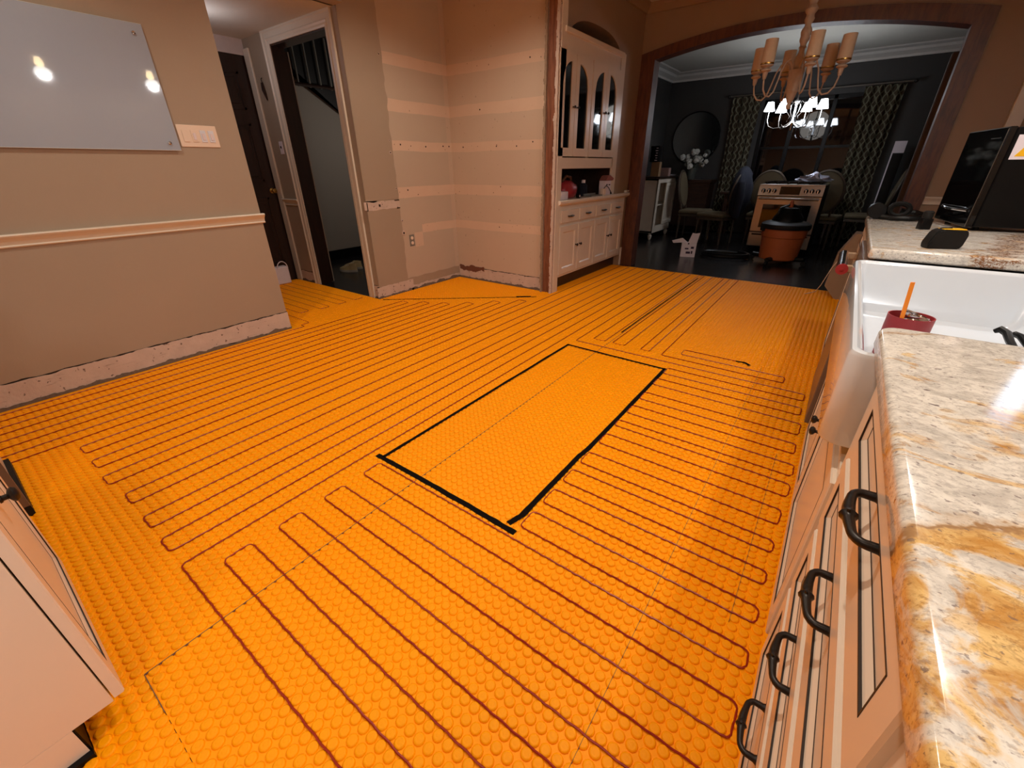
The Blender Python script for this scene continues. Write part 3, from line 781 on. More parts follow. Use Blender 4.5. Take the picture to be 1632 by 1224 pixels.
prism(bm, [(-2.28, 0), (-2.125, 0), (-2.125, 2.235), (-2.28, 2.297)], -0.022, 0.142, TY); prism(bm, [(0.425, 0), (0.555, 0), (0.555, 2.262), (0.425, 2.168)], -0.022, 0.142, TY)
struct('trim_9', bm, 'arch_wood', 'dark stained wood lining of the wide arch')
bm = B(); extrude_profile(bm, rail, (0.56, 5.6, 0.86), (0.95, 5.6, 0.86), (0, -1, 0))
struct('trim_10', bm, 'white_trim', 'chair rail right of the arch')
# ------------------------------------------------------------------ dining room shell
bm = B(); bx(bm, -1.62, 1.4, 9.75, 9.85, 2.2, 2.73); bx(bm, -3.5, -1.62, 9.75, 9.85, 0, 2.73); bx(bm, -0.15, 1.4, 9.75, 9.85, 0, 2.2); bx(bm, -1.62, -0.15, 9.75, 9.85, 0, 0.7)
struct('wall_dining_back', bm, 'dark_paint', 'charcoal dining room end wall')
bm = B(); bx(bm, -3.45, -3.32, 5.6, 9.85, 0, 2.73)
struct('wall_dining_left', bm, 'dark_paint', 'charcoal dining room left wall')
bm = B(); bx(bm, 1.2, 1.3, 5.7, 9.85, 0, 2.73)
struct('wall_dining_right', bm, 'dark_paint', 'charcoal dining room right wall')
bm = B(); bx(bm, -3.4, -2.4, 5.72, 5.80, 0, 2.73)
struct('wall_dining_front', bm, 'dark_paint', 'charcoal dining side of the arch wall')
cr = [(0, 0), (0.025, 0), (0.03, 0.03), (0.10, 0.07), (0.12, 0.10), (0.20, 0.115), (0.22, 0.13), (0, 0.13)]
bm = B(); extrude_profile(bm, cr, (-3.32, 9.75, 2.60), (1.2, 9.75, 2.60), (0, -1, 0)); extrude_profile(bm, cr, (-3.32, 5.8, 2.60), (-3.32, 9.75, 2.60), (1, 0, 0))
struct('trim_11', bm, mat('white_crown_paint', (196, 194, 188), 0.5), 'stepped white crown moulding in the dining room')
# dining window
wn = thing('window_1', 'dark night window between patterned curtains', None); tag(wn, kind='structure')
if 'category' in wn: del wn['category']
for (a, b) in ((-1.60, -1.16), (-1.10, -0.62), (-0.56, -0.17)):
    bm = B(); bx(bm, a, b, 9.775, 9.783, 0.74, 2.16); child('pane', bm, 'night', wn)
bm = B()
for x_ in (-1.62, -1.16, -0.62, -0.19): bx(bm, x_, x_+0.06, 9.73, 9.80, 0.70, 2.2, 0.004)
bx(bm, -1.62, -0.13, 9.73, 9.80, 0.70, 0.76, 0.004); bx(bm, -1.62, -0.13, 9.73, 9.80, 2.14, 2.2, 0.004); bx(bm, -1.62, -0.13, 9.745, 9.79, 1.44, 1.48)
child('window_frame', bm, 'black', wn)
# right side: pale edged panel and door casing in the dining room
pn = thing('patio_panel', 'tall dark panel with pale edge standing at the right of the dining room', 'panel', (0.40, 9.5, 0))
bm = B(); bx(bm, -0.03, 0.10, -0.02, 0.02, 0.0, 1.33, 0.003); child('panel', bm, 'black', pn)
bm = B(); bx(bm, -0.045, -0.03, -0.025, 0.02, 0.0, 1.50); bx(bm, -0.03, 0.10, -0.025, 0.02, 1.34, 1.50); child('pale_edge', bm, 'paper', pn)
bm = B(); bx(bm, 0.66, 0.72, 8.6, 8.72, 0, 2.2, 0.004); bx(bm, 0.60, 0.66, 8.62, 8.66, 0, 2.2, 0.004)
struct('trim_12', bm, 'dark_wood', 'dark upright casing in the dining room beside the arch')
bm = B(); bx(bm, 0.44, 0.62, 6.6, 6.68, 0, 2.15, 0.01)
struct('trim_13', bm, mat('grey_brown_casing', (96, 84, 78), 0.5), 'grey brown upright just inside the arch')
# ------------------------------------------------------------------ cabinets: shaker front helper
def front(parent, T, u0, u1, v0, v1, th=0.019, railw=0.05, rec=0.008, name='door', glz=True, mold=0.018, top=None):
    """framed front with a sloped moulding and a recessed panel; w runs outwards"""
    bm = B()
    a, b, c_, d_ = u0+railw, u1-railw, v0+railw, v1-(railw if top is None else top)
    outer_ = [(u0, v0), (u1, v0), (u1, v1), (u0, v1)]
    r_ = 0.003
    o2 = [(u0+r_, v0+r_), (u1-r_, v0+r_), (u1-r_, v1-r_), (u0+r_, v1-r_)]
    i1 = [(a, c_), (b, c_), (b, d_), (a, d_)]
    i2 = [(a+mold*0.35, c_+mold*0.35), (b-mold*0.35, c_+mold*0.35), (b-mold*0.35, d_-mold*0.35), (a+mold*0.35, d_-mold*0.35)]
    i3 = [(a+mold, c_+mold), (b-mold, c_+mold), (b-mold, d_-mold), (a+mold, d_-mold)]
    layers = [(outer_, 0), (outer_, th-r_), (o2, th), (i1, th), (i1, th-0.002), (i2, th-rec*0.45), (i3, th-rec)]
    vs = [[bm.verts.new(T(u, v, w_)) for u, v in pts_] for pts_, w_ in layers]
    for A, Bq in zip(vs[:-1], vs[1:]):
        for k in range(4): bm.faces.new((A[k], A[(k+1) % 4], Bq[(k+1) % 4], Bq[k]))
    bm.faces.new(vs[-1]); bm.faces.new(list(reversed(vs[0])))
    d = obj(name, bm, 'cab', parent)
    if glz:
        g = B(); t = 0.0012
        for (p, w0) in ((i1, th-0.0022), (i3, th-rec)):
            (xa, za), (xb, zb) = p[0], p[2]
            for q in ((xa-t, xb+t, za-t, za+t), (xa-t, xb+t, zb-t, zb+t), (xa-t, xa+t, za, zb), (xb-t, xb+t, za, zb)):
                bx(g, q[0], q[1], q[2], q[3], w0-0.001, w0+0.0006+(0.002 if p is i1 else 0.0), T=T)
        obj('groove', g, 'glaze', d)
    return d
def pull_h(parent, T, uc, vc, w0, half=0.055, stand=0.032):
    """twig-like bar pull along u"""
    bm = B(); pts_, rs_ = [], []
    n_ = 36
    for i in range(n_+1):
        t = i/n_
        if t < 0.2:
            k = t/0.2; u = -half; w_ = stand*k; 
            if k > 0.6: u = -half+0.010*((k-0.6)/0.4)**2
            r = 0.0068-0.0014*k
        elif t > 0.8:
            k = (1-t)/0.2; u = half; w_ = stand*k
            if k > 0.6: u = half-0.010*((k-0.6)/0.4)**2
            r = 0.0068-0.0014*k
        else:
            k = (t-0.2)/0.6; u = (-half+0.010)+(2*half-0.020)*k; w_ = stand+0.004*math.sin(math.pi*k)
            r = 0.0055+0.0018*math.sin(math.pi*k)**2
            r += 0.0036*math.exp(-((k-0.42)/0.035)**2)
        pts_.append(T(uc+u, vc, w0+w_)); rs_.append(r)
    tube(bm, pts_, rs_, 10)
    for s_ in (-1, 1): tube(bm, [T(uc+s_*half, vc, w0), T(uc+s_*half, vc, w0+0.005)], [0.009, 0.0065], 12)
    tube(bm, [T(uc-0.009, vc-0.004, w0+stand+0.004), T(uc-0.009, vc+0.011, w0+stand+0.006)], [0.004, 0.002], 6)
    return obj('pull', bm, 'iron', parent, True)
def knob(parent, T, uc, vc, w0, r=0.016, mt='iron'):
    bm = B(); a = T(uc, vc, w0); d = (T(uc, vc, w0+1)-a)
    tube(bm, [a+d*h for h in (0, 0.004, 0.006, 0.014, 0.018, 0.024, 0.030, 0.033)], [r*0.55, r*0.5, r*0.35, r*0.35, r*0.8, r, r*0.75, r*0.15], 14)
    return obj('knob', bm, mt, parent, True)
XF = 0.139                       # face frame plane of the right run; w outwards = -x
TR_ = PX(XF, -1)
def base_box(parent, y0, y1, z0=0.10, z1=0.87, depth=0.60, toe=0.075, name='carcass'):
    bm = B(); bx(bm, XF, XF+depth, y0, y1, z0, z1, 0.001); bx(bm, XF+toe, XF+depth, y0, y1, 0.0, z0)
    return obj(name, bm, 'cab', parent)
# drawer bank
db = thing('drawer_cabinet', 'cream four drawer base cabinet with black twig pulls under the near granite', 'cabinet', (XF+0.3, 0.6, 0))
base_box(db, 0.262, 0.925)
for (v0, v1, pz, py) in ((0.720, 0.862, 0.816, 0.560), (0.538, 0.700, 0.645, 0.578), (0.352, 0.514, 0.458, 0.602), (0.085, 0.328, 0.235, 0.604)):
    d = front(db, TR_, 0.292, 0.900, v0, v1, th=0.010, railw=0.045, rec=0.0085, name='drawer', mold=0.013, top=0.034)
    pull_h(d, TR_, py, pz, 0.0015, half=0.051, stand=0.030)
# next cabinet towards the camera
nc = thing('base_cabinet', 'plain cream base cabinet nearest the photographer under the granite', 'cabinet', (XF+0.3, -0.4, 0))
base_box(nc, -1.4, 0.258)
front(nc, TR_, -0.35, 0.235, 0.722, 0.865, th=0.010, railw=0.045, rec=0.0085, name='drawer', mold=0.013)
front(nc, TR_, -0.35, 0.235, 0.085, 0.700, th=0.010, railw=0.055, rec=0.0085, name='door', mold=0.016)
# sink base
sb = thing('sink_base_cabinet', 'cream two door cabinet below the white apron sink', 'cabinet', (XF+0.3, 1.5, 0))
bm = B(); bx(bm, XF, XF+0.60, 0.93, 2.15, 0.10, 0.62, 0.001); bx(bm, XF+0.075, XF+0.6, 0.93, 2.15, 0, 0.10)
bx(bm, XF, XF+0.03, 0.93, 0.985, 0.62, 0.87, 0.001)
obj('carcass', bm, 'cab', sb)
d = front(sb, TR_, 0.955, 1.545, 0.085, 0.600, th=0.010, railw=0.055, rec=0.009, mold=0.013); knob(d, TR_, 1.515, 0.42, 0.008, 0.015)
d = front(sb, TR_, 1.555, 2.135, 0.085, 0.600, th=0.010, railw=0.055, rec=0.009, mold=0.013); knob(d, TR_, 1.60, 0.42, 0.008, 0.015)
# appliance beyond the sink
dw = thing('dishwasher', 'steel front dishwasher with chrome bar handle beyond the sink', 'dishwasher', (XF+0.3, 2.5, 0))
bm = B(); bx(bm, XF+0.01, XF+0.6, 2.17, 2.79, 0.09, 0.865); obj('body', bm, 'dkgrey', dw)
bm = B(); bx(bm, 0.112, XF+0.01, 2.175, 2.785, 0.11, 0.862, 0.003); obj('door_panel', bm, 'taupe_board', dw)
bm = B(); tube(bm, [(0.058, 2.30, 0.80), (0.058, 2.70, 0.80)], 0.021, 20); h = obj('handle', bm, 'chrome', dw, True)
bm = B(); tube(bm, [(0.058, 2.292, 0.80), (0.058, 2.300, 0.80)], 0.0225, 20); tube(bm, [(0.058, 2.288, 0.80), (0.058, 2.293, 0.80)], 0.006, 10); obj('end_cap', bm, 'red', h, True)
for ya in (2.31, 2.665):
    bm = B(); bx(bm, 0.066, 0.112, ya, ya+0.025, 0.785, 0.815, 0.003); obj('bracket', bm, 'cardboard', h)
fc = thing('base_cabinet', 'cream base cabinet below the microwave end of the far granite', 'cabinet', (XF+0.3, 3.1, 0))
base_box(fc, 2.81, 3.50)
d = front(fc, TR_, 2.83, 3.48, 0.085, 0.700, th=0.010, railw=0.055, rec=0.009, mold=0.013); knob(d, TR_, 3.44, 0.62, 0.008, 0.015)
d = front(fc, TR_, 2.83, 3.48, 0.722, 0.865, th=0.010, railw=0.045, rec=0.0085, name='drawer', mold=0.013)
# ------------------------------------------------------------------ granite tops
def worktop(name, x0, x1, y0, y1, z0, z1, corners, label, r=0.013, rc=0.03):
    """slab with rounded plan corners (listed) and a bullnose on the outside"""
    plan = []
    allc = [(x0, y0), (x1, y0), (x1, y1), (x0, y1)]; ctr = [(1, 1), (-1, 1), (-1, -1), (1, -1)]; a0 = [180, 270, 0, 90]
    for i, (cx_, cy_) in enumerate(allc):
        rr = rc if i in corners else 0.002
        ox, oy = cx_+ctr[i][0]*rr, cy_+ctr[i][1]*rr
        for k in range(9):
            a = math.radians(a0[i]+90*k/8); plan.append((ox, oy, math.cos(a), math.sin(a), rr))
    bm = B(); prof = []
    for k in range(7):
        a = math.radians(90*k/6); prof.append((r*(1-math.cos(a)), z1-r+r*math.sin(a)))
    prof = [(r*0.6, z0), (r*0.15, z0+r*0.35), (0, z0+r*0.8)] + prof
    rings = []
    for ins, z in prof:
        rings.append([bm.verts.new((ox+ca*(rr-ins), oy+sa*(rr-ins), z)) for ox, oy, ca, sa, rr in plan])
    n_ = len(plan)
    for A, Bq in zip(rings[:-1], rings[1:]):
        for k in range(n_): bm.faces.new((A[k], A[(k+1) % n_], Bq[(k+1) % n_], Bq[k]))
    bm.faces.new(rings[-1]); bm.faces.new(list(reversed(rings[0])))
    o = obj(name, bm, 'granite', None, True)
    return tag(o, label, 'countertop', 'granite worktops either side of the sink')
worktop('granite_worktop', 0.1185, 0.945, -1.4, 1.095, 0.871, 0.91, (3,), 'near cream and gold granite worktop with rounded corner at the right edge of the photo', 0.010, 0.034)
worktop('granite_worktop', 0.121, 0.945, 2.165, 3.56, 0.871, 0.91, (0, 3), 'far granite worktop beyond the sink carrying the microwave', 0.010, 0.02)
# ------------------------------------------------------------------ apron sink
def sink():
    x0, x1, y0, y1, zt, zb = 0.084, 0.62, 1.02, 2.16, 0.868, 0.655
    bm = B()
    def loop(ins, z, rc):
        xa, xb, ya, yb = x0+ins, x1-ins, y0+ins, y1-ins; out = []
        for (cx_, cy_, a0) in ((xa+rc, ya+rc, 180), (xb-rc, ya+rc, 270), (xb-rc, yb-rc, 0), (xa+rc, yb-rc, 90)):
            for k in range(9):
                a = math.radians(a0+90*k/8); out.append((cx_+rc*math.cos(a), cy_+rc*math.sin(a), z))
        return out
    L = [loop(0.004, zb, 0.03), loop(0.0, zb+0.006, 0.032), loop(0.0, zt-0.012, 0.032), loop(0.004, zt-0.003, 0.030), loop(0.011, zt, 0.026),
         loop(0.020, zt-0.003, 0.022), loop(0.026, zt-0.012, 0.022), loop(0.030, zb+0.06, 0.03), loop(0.045, zb+0.03, 0.04), loop(0.075, zb+0.022, 0.05)]
    R = [[bm.verts.new(p) for p in l] for l in L]; n_ = len(R[0])
    for A, Bq in zip(R[:-1], R[1:]):
        for k in range(n_): bm.faces.new((A[k], A[(k+1) % n_], Bq[(k+1) % n_], Bq[k]))
    bm.faces.new(R[-1]); bm.faces.new(list(reversed(R[0])))
    s = thing('apron_sink', 'white fireclay apron front sink between the granite worktops', 'sink', (0.35, 1.6, zb))
    obj('basin', bm, 'porcelain', s, True)
    b2 = B(); lathe(b2, [(0.045, 0.0), (0.045, 0.003), (0.038, 0.004), (0.02, 0.001)], (0.38, 1.5, zb+0.0225), 20); obj('drain', b2, 'chrome', s, True)
sink()
# things in the sink
tc = thing('paint_tin', 'red tin of metal rings standing in the sink', 'tin', (0.240, 1.64, 0.678))
tc.scale = (1.15, 1.15, 1.05)
bm = B(); lathe(bm, [(0.046, 0.0), (0.047, 0.12), (0.0445, 0.12), (0.044, 0.10), (0.044, 0.10)], (0, 0, 0), 28, cap=False); lathe(bm, [(0.044, 0.0), (0.044, 0.012)], (0, 0, 0), 28); child('can', bm, 'red', tc, True)
for k in range(4):
    bm = B(); rr = 0.030-0.002*k
    tube(bm, [(0.006+rr*math.cos(a), 0.0+rr*math.sin(a), 0.105+0.006*k+0.008*math.cos(a+k)) for a in [2*math.pi*i/20 for i in range(20)]], 0.0035, 6, closed=True)
    child('ring', bm, 'chrome', tc, True)
bm = B(); bx(bm, -0.005, 0.005, -0.002, 0.002, -0.10, 0.10, 0.001)
pcl = obj('pencil_stick', bm, 'orange_pl'); pcl.matrix_world = Matrix.Translation((0.216, 1.60, 0.806)) @ Matrix.Rotation(math.radians(-5), 4, 'Y')
tag(pcl, 'flat orange stick standing up in the red tin', 'stick')
ut = thing('paint_scraper', 'black handled scraper lying in the sink at the right edge', 'scraper', (0.50, 1.90, 0.70))
bm = B(); tube(bm, [(-0.01, 0.035, 0.02), (0.0, 0.03, 0.03), (0.012, 0.01, 0.025), (0.016, -0.03, 0.012), (0.018, -0.10, 0.004)], [0.007, 0.011, 0.011, 0.010, 0.009], 8); child('handle', bm, 'black', ut, True)
bm = B(); tube(bm, [(0.035, 0.035, 0.02), (0.045, 0.01, 0.02), (0.055, -0.06, 0.006)], [0.009, 0.010, 0.009], 8); child('guard', bm, 'black', ut, True)
# ------------------------------------------------------------------ things on the far worktop
mw = thing('microwave', 'black microwave with glossy door on the far granite', 'microwave', (0.489, 2.985, 0.91), math.radians(8.5))
bm = B(); bx(bm, 0.022, 0.44, 0.0, 0.46, 0.018, 0.425, 0.004); child('body', bm, 'black', mw)
bm = B(); bx(bm, -0.004, 0.022, 0.0, 0.46, 0.014, 0.428, 0.004); d = child('door', bm, 'gloss_black', mw)
bm = B(); bx(bm, -0.0055, -0.004, 0.006, 0.009, 0.02, 0.42); bx(bm, -0.0055, -0.004, 0.05, 0.15, 0.385, 0.388); child('bright_edge', bm, 'steel', d)
bm = B(); tube(bm, [(-0.006+-0.03*math.sin(math.pi*k/12), 0.05+0.36*k/12, 0.085) for k in range(13)], 0.006, 8); child('handle', bm, 'chrome', d, True)
for (a, b) in ((0.05, 0.05), (0.40, 0.05), (0.05, 0.41), (0.40, 0.41)):
    bm = B(); lathe(bm, [(0.014, 0.0), (0.012, 0.019)], (a, b, 0), 10); child('foot', bm, 'black', mw)
bm = B(); bx(bm, 0.035, 0.125, -0.0012, 0.0, 0.300, 0.395); s_ = child('warning_sticker', bm, 'paper', mw)
bm = B(); prism(bm, [(0.048, 0.312), (0.098, 0.312), (0.073, 0.355)], -0.002, -0.0012, lambda u, v, w_: Vector((u, w_, v))); child('triangle', bm, 'yellow', s_)
hp = thing('headphones', 'black over-ear headphones at the far edge of the granite', 'headphones', (0.235, 3.42, 0.914))
bm = B(); tube(bm, [(-0.085, 0.0, 0.042), (-0.080, -0.055, 0.042)], 0.042, 18); tube(bm, [(0.02+0.045*math.cos(a), -0.01+0.01*math.sin(a), 0.048+0.032*math.sin(a)) for a in [2*math.pi*k/16 for k in range(16)]], 0.014, 8, closed=True); child('ear_cup', bm, 'black', hp, True)
bm = B(); tube(bm, [(-0.06, -0.03, 0.012), (0.0, -0.09, 0.010), (0.08, -0.09, 0.012), (0.14, -0.05, 0.016), (0.15, 0.0, 0.02), (0.10, 0.05, 0.03), (0.03, 0.045, 0.04)], 0.015, 8); child('headband', bm, 'black', hp, True)
tp = thing('tape_measure', 'black and yellow tape measure on the far granite', 'tape measure', (0.335, 2.31, 0.91), math.radians(24))
bm = B()
prism(bm, [(-0.056, 0.0), (0.044, 0.0), (0.054, 0.010), (0.060, 0.050), (0.052, 0.066), (-0.030, 0.070), (-0.046, 0.060), (-0.060, 0.020)], -0.022, 0.022, lambda u, v, w_: Vector((u, w_, v)))
bmesh.ops.bevel(bm, geom=bm.edges[:], offset=0.003, segments=2, affect='EDGES'); child('case', bm, 'dkgrey', tp, True)
bm = B(); bx(bm, -0.026, 0.048, -0.019, 0.019, 0.0665, 0.0705, 0.001); child('top_inlay', bm, 'yellow', tp)
bm = B(); tube(bm, [(-0.03, 0.0, 0.068), (-0.022, 0.0, 0.072), (0.0, 0.006, 0.071), (0.012, 0.004, 0.073)], 0.003, 6); child('lock_lever', bm, 'black', tp, True)
bo = thing('laser_level', 'small black bottle shaped gadget on the granite before the headphones', 'gadget', (0.335, 2.96, 0.91), math.radians(20))
bm = B(); bx(bm, -0.022, 0.022, -0.020, 0.020, 0.0, 0.05, 0.004, 2); child('body', bm, 'black', bo, True)
bm = B(); lathe(bm, [(0.019, 0.05), (0.021, 0.058), (0.021, 0.078), (0.014, 0.084)], (0, 0, 0), 14); child('cap', bm, 'dkgrey', bo, True)
# cardboard thing beyond the counter end
cb = thing('cardboard_carton', 'grey brown carton on the floor past the end of the worktop', 'box', (0.25, 5.30, 0))
bm = B(); TYb = lambda u, v, w_: Vector((u, w_, v))
prism(bm, [(-0.10, 0.0), (0.35, 0.0), (0.35, 0.60), (-0.10, 0.62), (-0.19, 0.42), (-0.21, 0.12)], -0.10, 0.12, TYb); child('carton_body', bm, 'cardboard', cb)
bm = B(); bx(bm, -0.06, 0.30, -0.20, -0.10, 0.595, 0.60); child('flap', bm, 'cardboard', cb)
bm = B(); tube(bm, [(0.10, 5.15, 0.42), (0.05, 5.17, 0.30), (0.01, 5.22, 0.12), (-0.02, 5.35, 0.02), (-0.06, 5.30, 0.011), (-0.10, 5.23, 0.011)], 0.0035, 6)
tag(obj('cable_end', bm, 'switch', smooth=True), 'thin pale cord trailing from the carton onto the orange floor', 'cord')
# ------------------------------------------------------------------ left foreground cabinets
TL_ = PY(-0.118, 1)   # face plane, w outwards = +y
lc = thing('base_cabinet', 'cream base cabinet with round black knob at the lower left corner', 'cabinet', (-1.35, -0.4, 0))
bm = B(); bx(bm, -1.72, -1.071, -0.70, -0.127, 0.10, 0.87, 0.001); bx(bm, -1.72, -1.071, -0.70, -0.199, 0.0, 0.10); obj('carcass', bm, 'cab', lc)
bm = B(); bx(bm, -1.72, -1.055, -0.70, -0.196, 0.0, 0.014); bx(bm, -1.725, -1.071, -0.2005, -0.196, 0.002, 0.10); obj('toe_kick', bm, 'black', lc)
d = front(lc, PY(-0.124, 1), -1.705, -1.078, 0.10, 0.86, th=0.020, railw=0.06, rec=0.008, mold=0.018); knob(d, PY(-0.124, 1), -1.36, 0.545, 0.018, 0.019)
l2 = thing('base_cabinet', 'cream cabinet end with black toe kick at the left edge of the photo', 'cabinet', (-2.5, -0.4, 0))
bm = B(); bx(bm, -2.76, -2.262, -0.75, -0.135, 0.045, 0.87, 0.001); obj('carcass', bm, 'cab', l2)
bm = B(); bx(bm, -2.76, -2.25, -0.75, -0.118, 0.0, 0.045); obj('toe_kick', bm, 'dkgrey', l2)
bm = B(); bx(bm, -2.262, -2.25, -0.75, -0.118, 0.045, 0.86, 0.001); obj('end_panel', bm, 'taupe_board', l2)
# ------------------------------------------------------------------ left wall things
gb = thing('glass_board', 'grey glass dry erase board mounted on the left wall', 'whiteboard', (-3.52, 0.6, 1.62))
bm = B(); bx(bm, -3.508, -3.502, -0.25, 1.222, 1.312, 1.936, 0.001); obj('glass_sheet', bm, 'glassboard', gb)
bm = B(); bx(bm, -3.5085, -3.5015, -0.25, 1.222, 1.3095, 1.312); bx(bm, -3.5085, -3.5015, -0.25, 1.222, 1.936, 1.9375); obj('polished_edge', bm, mat('pale_edge_glass', (214, 226, 230), 0.1), gb)
for (y_, z_) in ((1.17, 1.89), (1.17, 1.35), (-0.2, 1.89), (-0.2, 1.35)):
    bm = B(); lathe(bm, [(0.009, 0), (0.009, 0.024), (0.0085, 0.027), (0.006, 0.028)], (-3.52, y_, z_), 16, 'X'); obj('standoff', bm, 'chrome', gb, True)
sw = thing('light_switch', 'ivory four gang switch plate beside the glass board', 'switch', (-3.52, 1.35, 1.395))
bm = B(); bx(bm, -3.52, -3.514, 1.236, 1.464, 1.332, 1.455, 0.002); obj('plate', bm, 'switch', sw)
for k, y_ in enumerate((1.275, 1.325, 1.377, 1.425)):
    bm = B(); bx(bm, -3.514, -3.5105, y_-0.0165, y_+0.0165, 1.360, 1.427, 0.001); t_ = obj('rocker', bm, 'switch' if k < 2 else mat('pale_blue_rocker', (220, 224, 236), 0.3), sw)
    if k: 
        bm = B(); bx(bm, -3.5105, -3.507, y_-0.008, y_+0.008, 1.372, 1.410, 0.001); obj('slider', bm, 'paper', t_)
s2 = thing('light_switch', 'single white switch on the narrow wall between the dark door and the white casing', 'switch', (-4.90, YD, 1.395))
bm = B(); bx(bm, -0.035, 0.035, -0.006, 0, -0.058, 0.058, 0.002); child('plate', bm, 'paper', s2)
bm = B(); bx(bm, -0.006, 0.006, -0.014, -0.005, -0.004, 0.016, 0.001); child('toggle', bm, 'dkgrey', s2)
hk = thing('key_hook', 'small dark key hanging on the narrow wall left of the white casing', 'keys', (-4.98, YD, 1.90))
bm = B(); tube(bm, [(0, 0, 0.10), (0, -0.012, 0.09), (0, -0.012, 0.07), (0, -0.004, 0.06)], 0.004, 6); child('hook', bm, 'iron', hk)
bm = B(); prism(bm, [(-0.012, 0.06), (0.012, 0.06), (0.03, -0.02), (0.035, -0.09), (0.015, -0.06), (-0.02, 0.0)], -0.018, -0.008, TYb); child('fob', bm, 'dark_wood', hk)
# ------------------------------------------------------------------ shoes, bag
def shoe(name, loc, rz, label, group):
    t_ = thing(name, label, 'shoe', loc, rz, group)
    def lp(scale, z, xo=0):
        out = []
        for k in range(20):
            a = 2*math.pi*k/20; x = 0.135*math.cos(a); wd = 0.046+0.008*math.cos(a)-0.008*math.cos(2*a)
            out.append((x*scale+xo, wd*math.sin(a)*scale, z))
        return out
    bm = B(); R = [[bm.verts.new(p) for p in l] for l in (lp(0.98, 0.0), lp(1.02, 0.008), lp(1.0, 0.028), lp(0.9, 0.03))]
    for A, Bq in zip(R[:-1], R[1:]):
        for k in range(20): bm.faces.new((A[k], A[(k+1) % 20], Bq[(k+1) % 20], Bq[k]))
    bm.faces.new(R[-1]); bm.faces.new(list(reversed(R[0]))); child('sole', bm, 'petal', t_, True)
    bm = B(); lay = [lp(0.96, 0.027), lp(0.95, 0.045), lp(0.80, 0.062, -0.018), lp(0.52, 0.085, -0.055), lp(0.42, 0.105, -0.07), lp(0.34, 0.100, -0.07), lp(0.30, 0.07, -0.07)]
    R = [[bm.verts.new(p) for p in l] for l in lay]
    for A, Bq in zip(R[:-1], R[1:]):
        for k in range(20): bm.faces.new((A[k], A[(k+1) % 20], Bq[(k+1) % 20], Bq[k]))
    bm.faces.new(R[-1]); child('upper', bm, mat('tan_white_sneaker', (196, 182, 140), 0.7, var=0.2, scale=30), t_, True)
    for k in range(4):
        bm = B(); x_ = 0.05-0.025*k; z_ = 0.062+0.010*k
        tube(bm, [(x_, -0.028, z_-0.006), (x_-0.004, 0, z_+0.010), (x_, 0.028, z_-0.006)], 0.004, 5); child('lace', bm, 'paper', t_)
shoe('sneaker', (-5.02, 3.22, 0.0), math.radians(200), 'tan and white sneaker in the doorway, the nearer of the pair', 'pair of sneakers in the stairwell')
shoe('sneaker', (-5.12, 3.36, 0.0), math.radians(205), 'tan and white sneaker in the doorway, the one behind', 'pair of sneakers in the stairwell')
bg = thing('white_bag', 'white paper bag with handle standing by the dark hall door', 'bag', (-5.09, 2.36, 0.0))
bm = B(); bx(bm, -0.05, 0.05, -0.10, 0.10, 0.005, 0.20, 0.01); child('bag_body', bm, 'paper', bg)
bm = B(); tube(bm, [(0.052, 0.03+0.06*math.cos(a), 0.18+0.08*math.sin(a)) for a in [math.pi*k/12 for k in range(13)]], 0.005, 6); child('handle', bm, 'paper', bg, True)
# ------------------------------------------------------------------ pendants over the island
for i, p in enumerate(PEND):
    t_ = thing('pendant_lamp', ['clear glass pendant lamp hanging above the sink', 'clear glass pendant lamp hanging above the far granite worktop'][i], 'pendant lamp', p, group='glass pendants above the sink counter')
    bm = B(); lathe(bm, [(0.03, 0.16), (0.035, 0.13), (0.11, 0.05), (0.15, -0.04), (0.145, -0.06)], (0, 0, 0), 24, cap=False); child('glass_shade', bm, 'glass', t_, True)
    bm = B(); tube(bm, [(0, 0, 0.16), (0, 0, 0.549)], 0.004, 6); child('rod', bm, 'chrome', t_)
    bm = B(); lathe(bm, [(0.03, 0.10), (0.032, 0.15), (0.015, 0.19)], (0, 0, 0), 16); child('socket', bm, 'chrome', t_)
    bm = B(); tube(bm, [(0, 0, 0.10), (0, 0, 0.06), (0, 0, 0.02), (0, 0, -0.0)], [0.012, 0.022, 0.026, 0.012], 12); child('bulb', bm, 'bulb', t_, True)
# ------------------------------------------------------------------ hutch
hu = thing('hutch', 'cream built in hutch with arched glass doors in the wall recess', 'hutch', (-2.5, 4.5, 0))
D0 = -0.36
bm = B()
bx(bm, 3.86, 5.06, 1.18, 1.275, D0, 0.004, 0.001, T=TH)            # bottom rail of the upper
bx(bm, 3.86, 5.06, 2.09, 2.215, D0, 0.004, 0.001, T=TH)
bx(bm, 3.86, 5.08, 2.20, 2.24, D0, 0.035, 0.006, T=TH)
bx(bm, 3.86, 5.07, 1.275, 2.09, D0, -0.30, T=TH)
bx(bm, 4.405, 4.425, 1.275, 2.09, D0, 0.0, T=TH); bx(bm, 5.045, 5.06, 0.9, 2.15, D0, 0.004, T=TH)
bx(bm, 5.06, 5.17, 0.90, 2.24, -0.02, 0.008, 0.002, T=TH)
obj('upper_carcass', bm, 'cab', hu)
bm = B(); bx(bm, 3.86, 5.06, 0.90, 1.18, -0.35, -0.34, T=TH); bx(bm, 3.86, 5.06, 1.174, 1.1795, -0.34, -0.01, T=TH); bx(bm, 5.03, 5.044, 0.90, 1.175, -0.34, -0.01, T=TH); obj('niche_lining', bm, 'dark_wood', hu)
bm = B(); bx(bm, 3.86, 5.535, 0.14, 0.85, -0.395, 0.0, 0.001, T=TH); obj('lower_carcass', bm, 'cab', hu)
bm = B(); bx(bm, 3.86, 5.54, 0.0, 0.14, -0.39, -0.07, T=TH); obj('toe_kick', bm, 'dark_wood', hu)
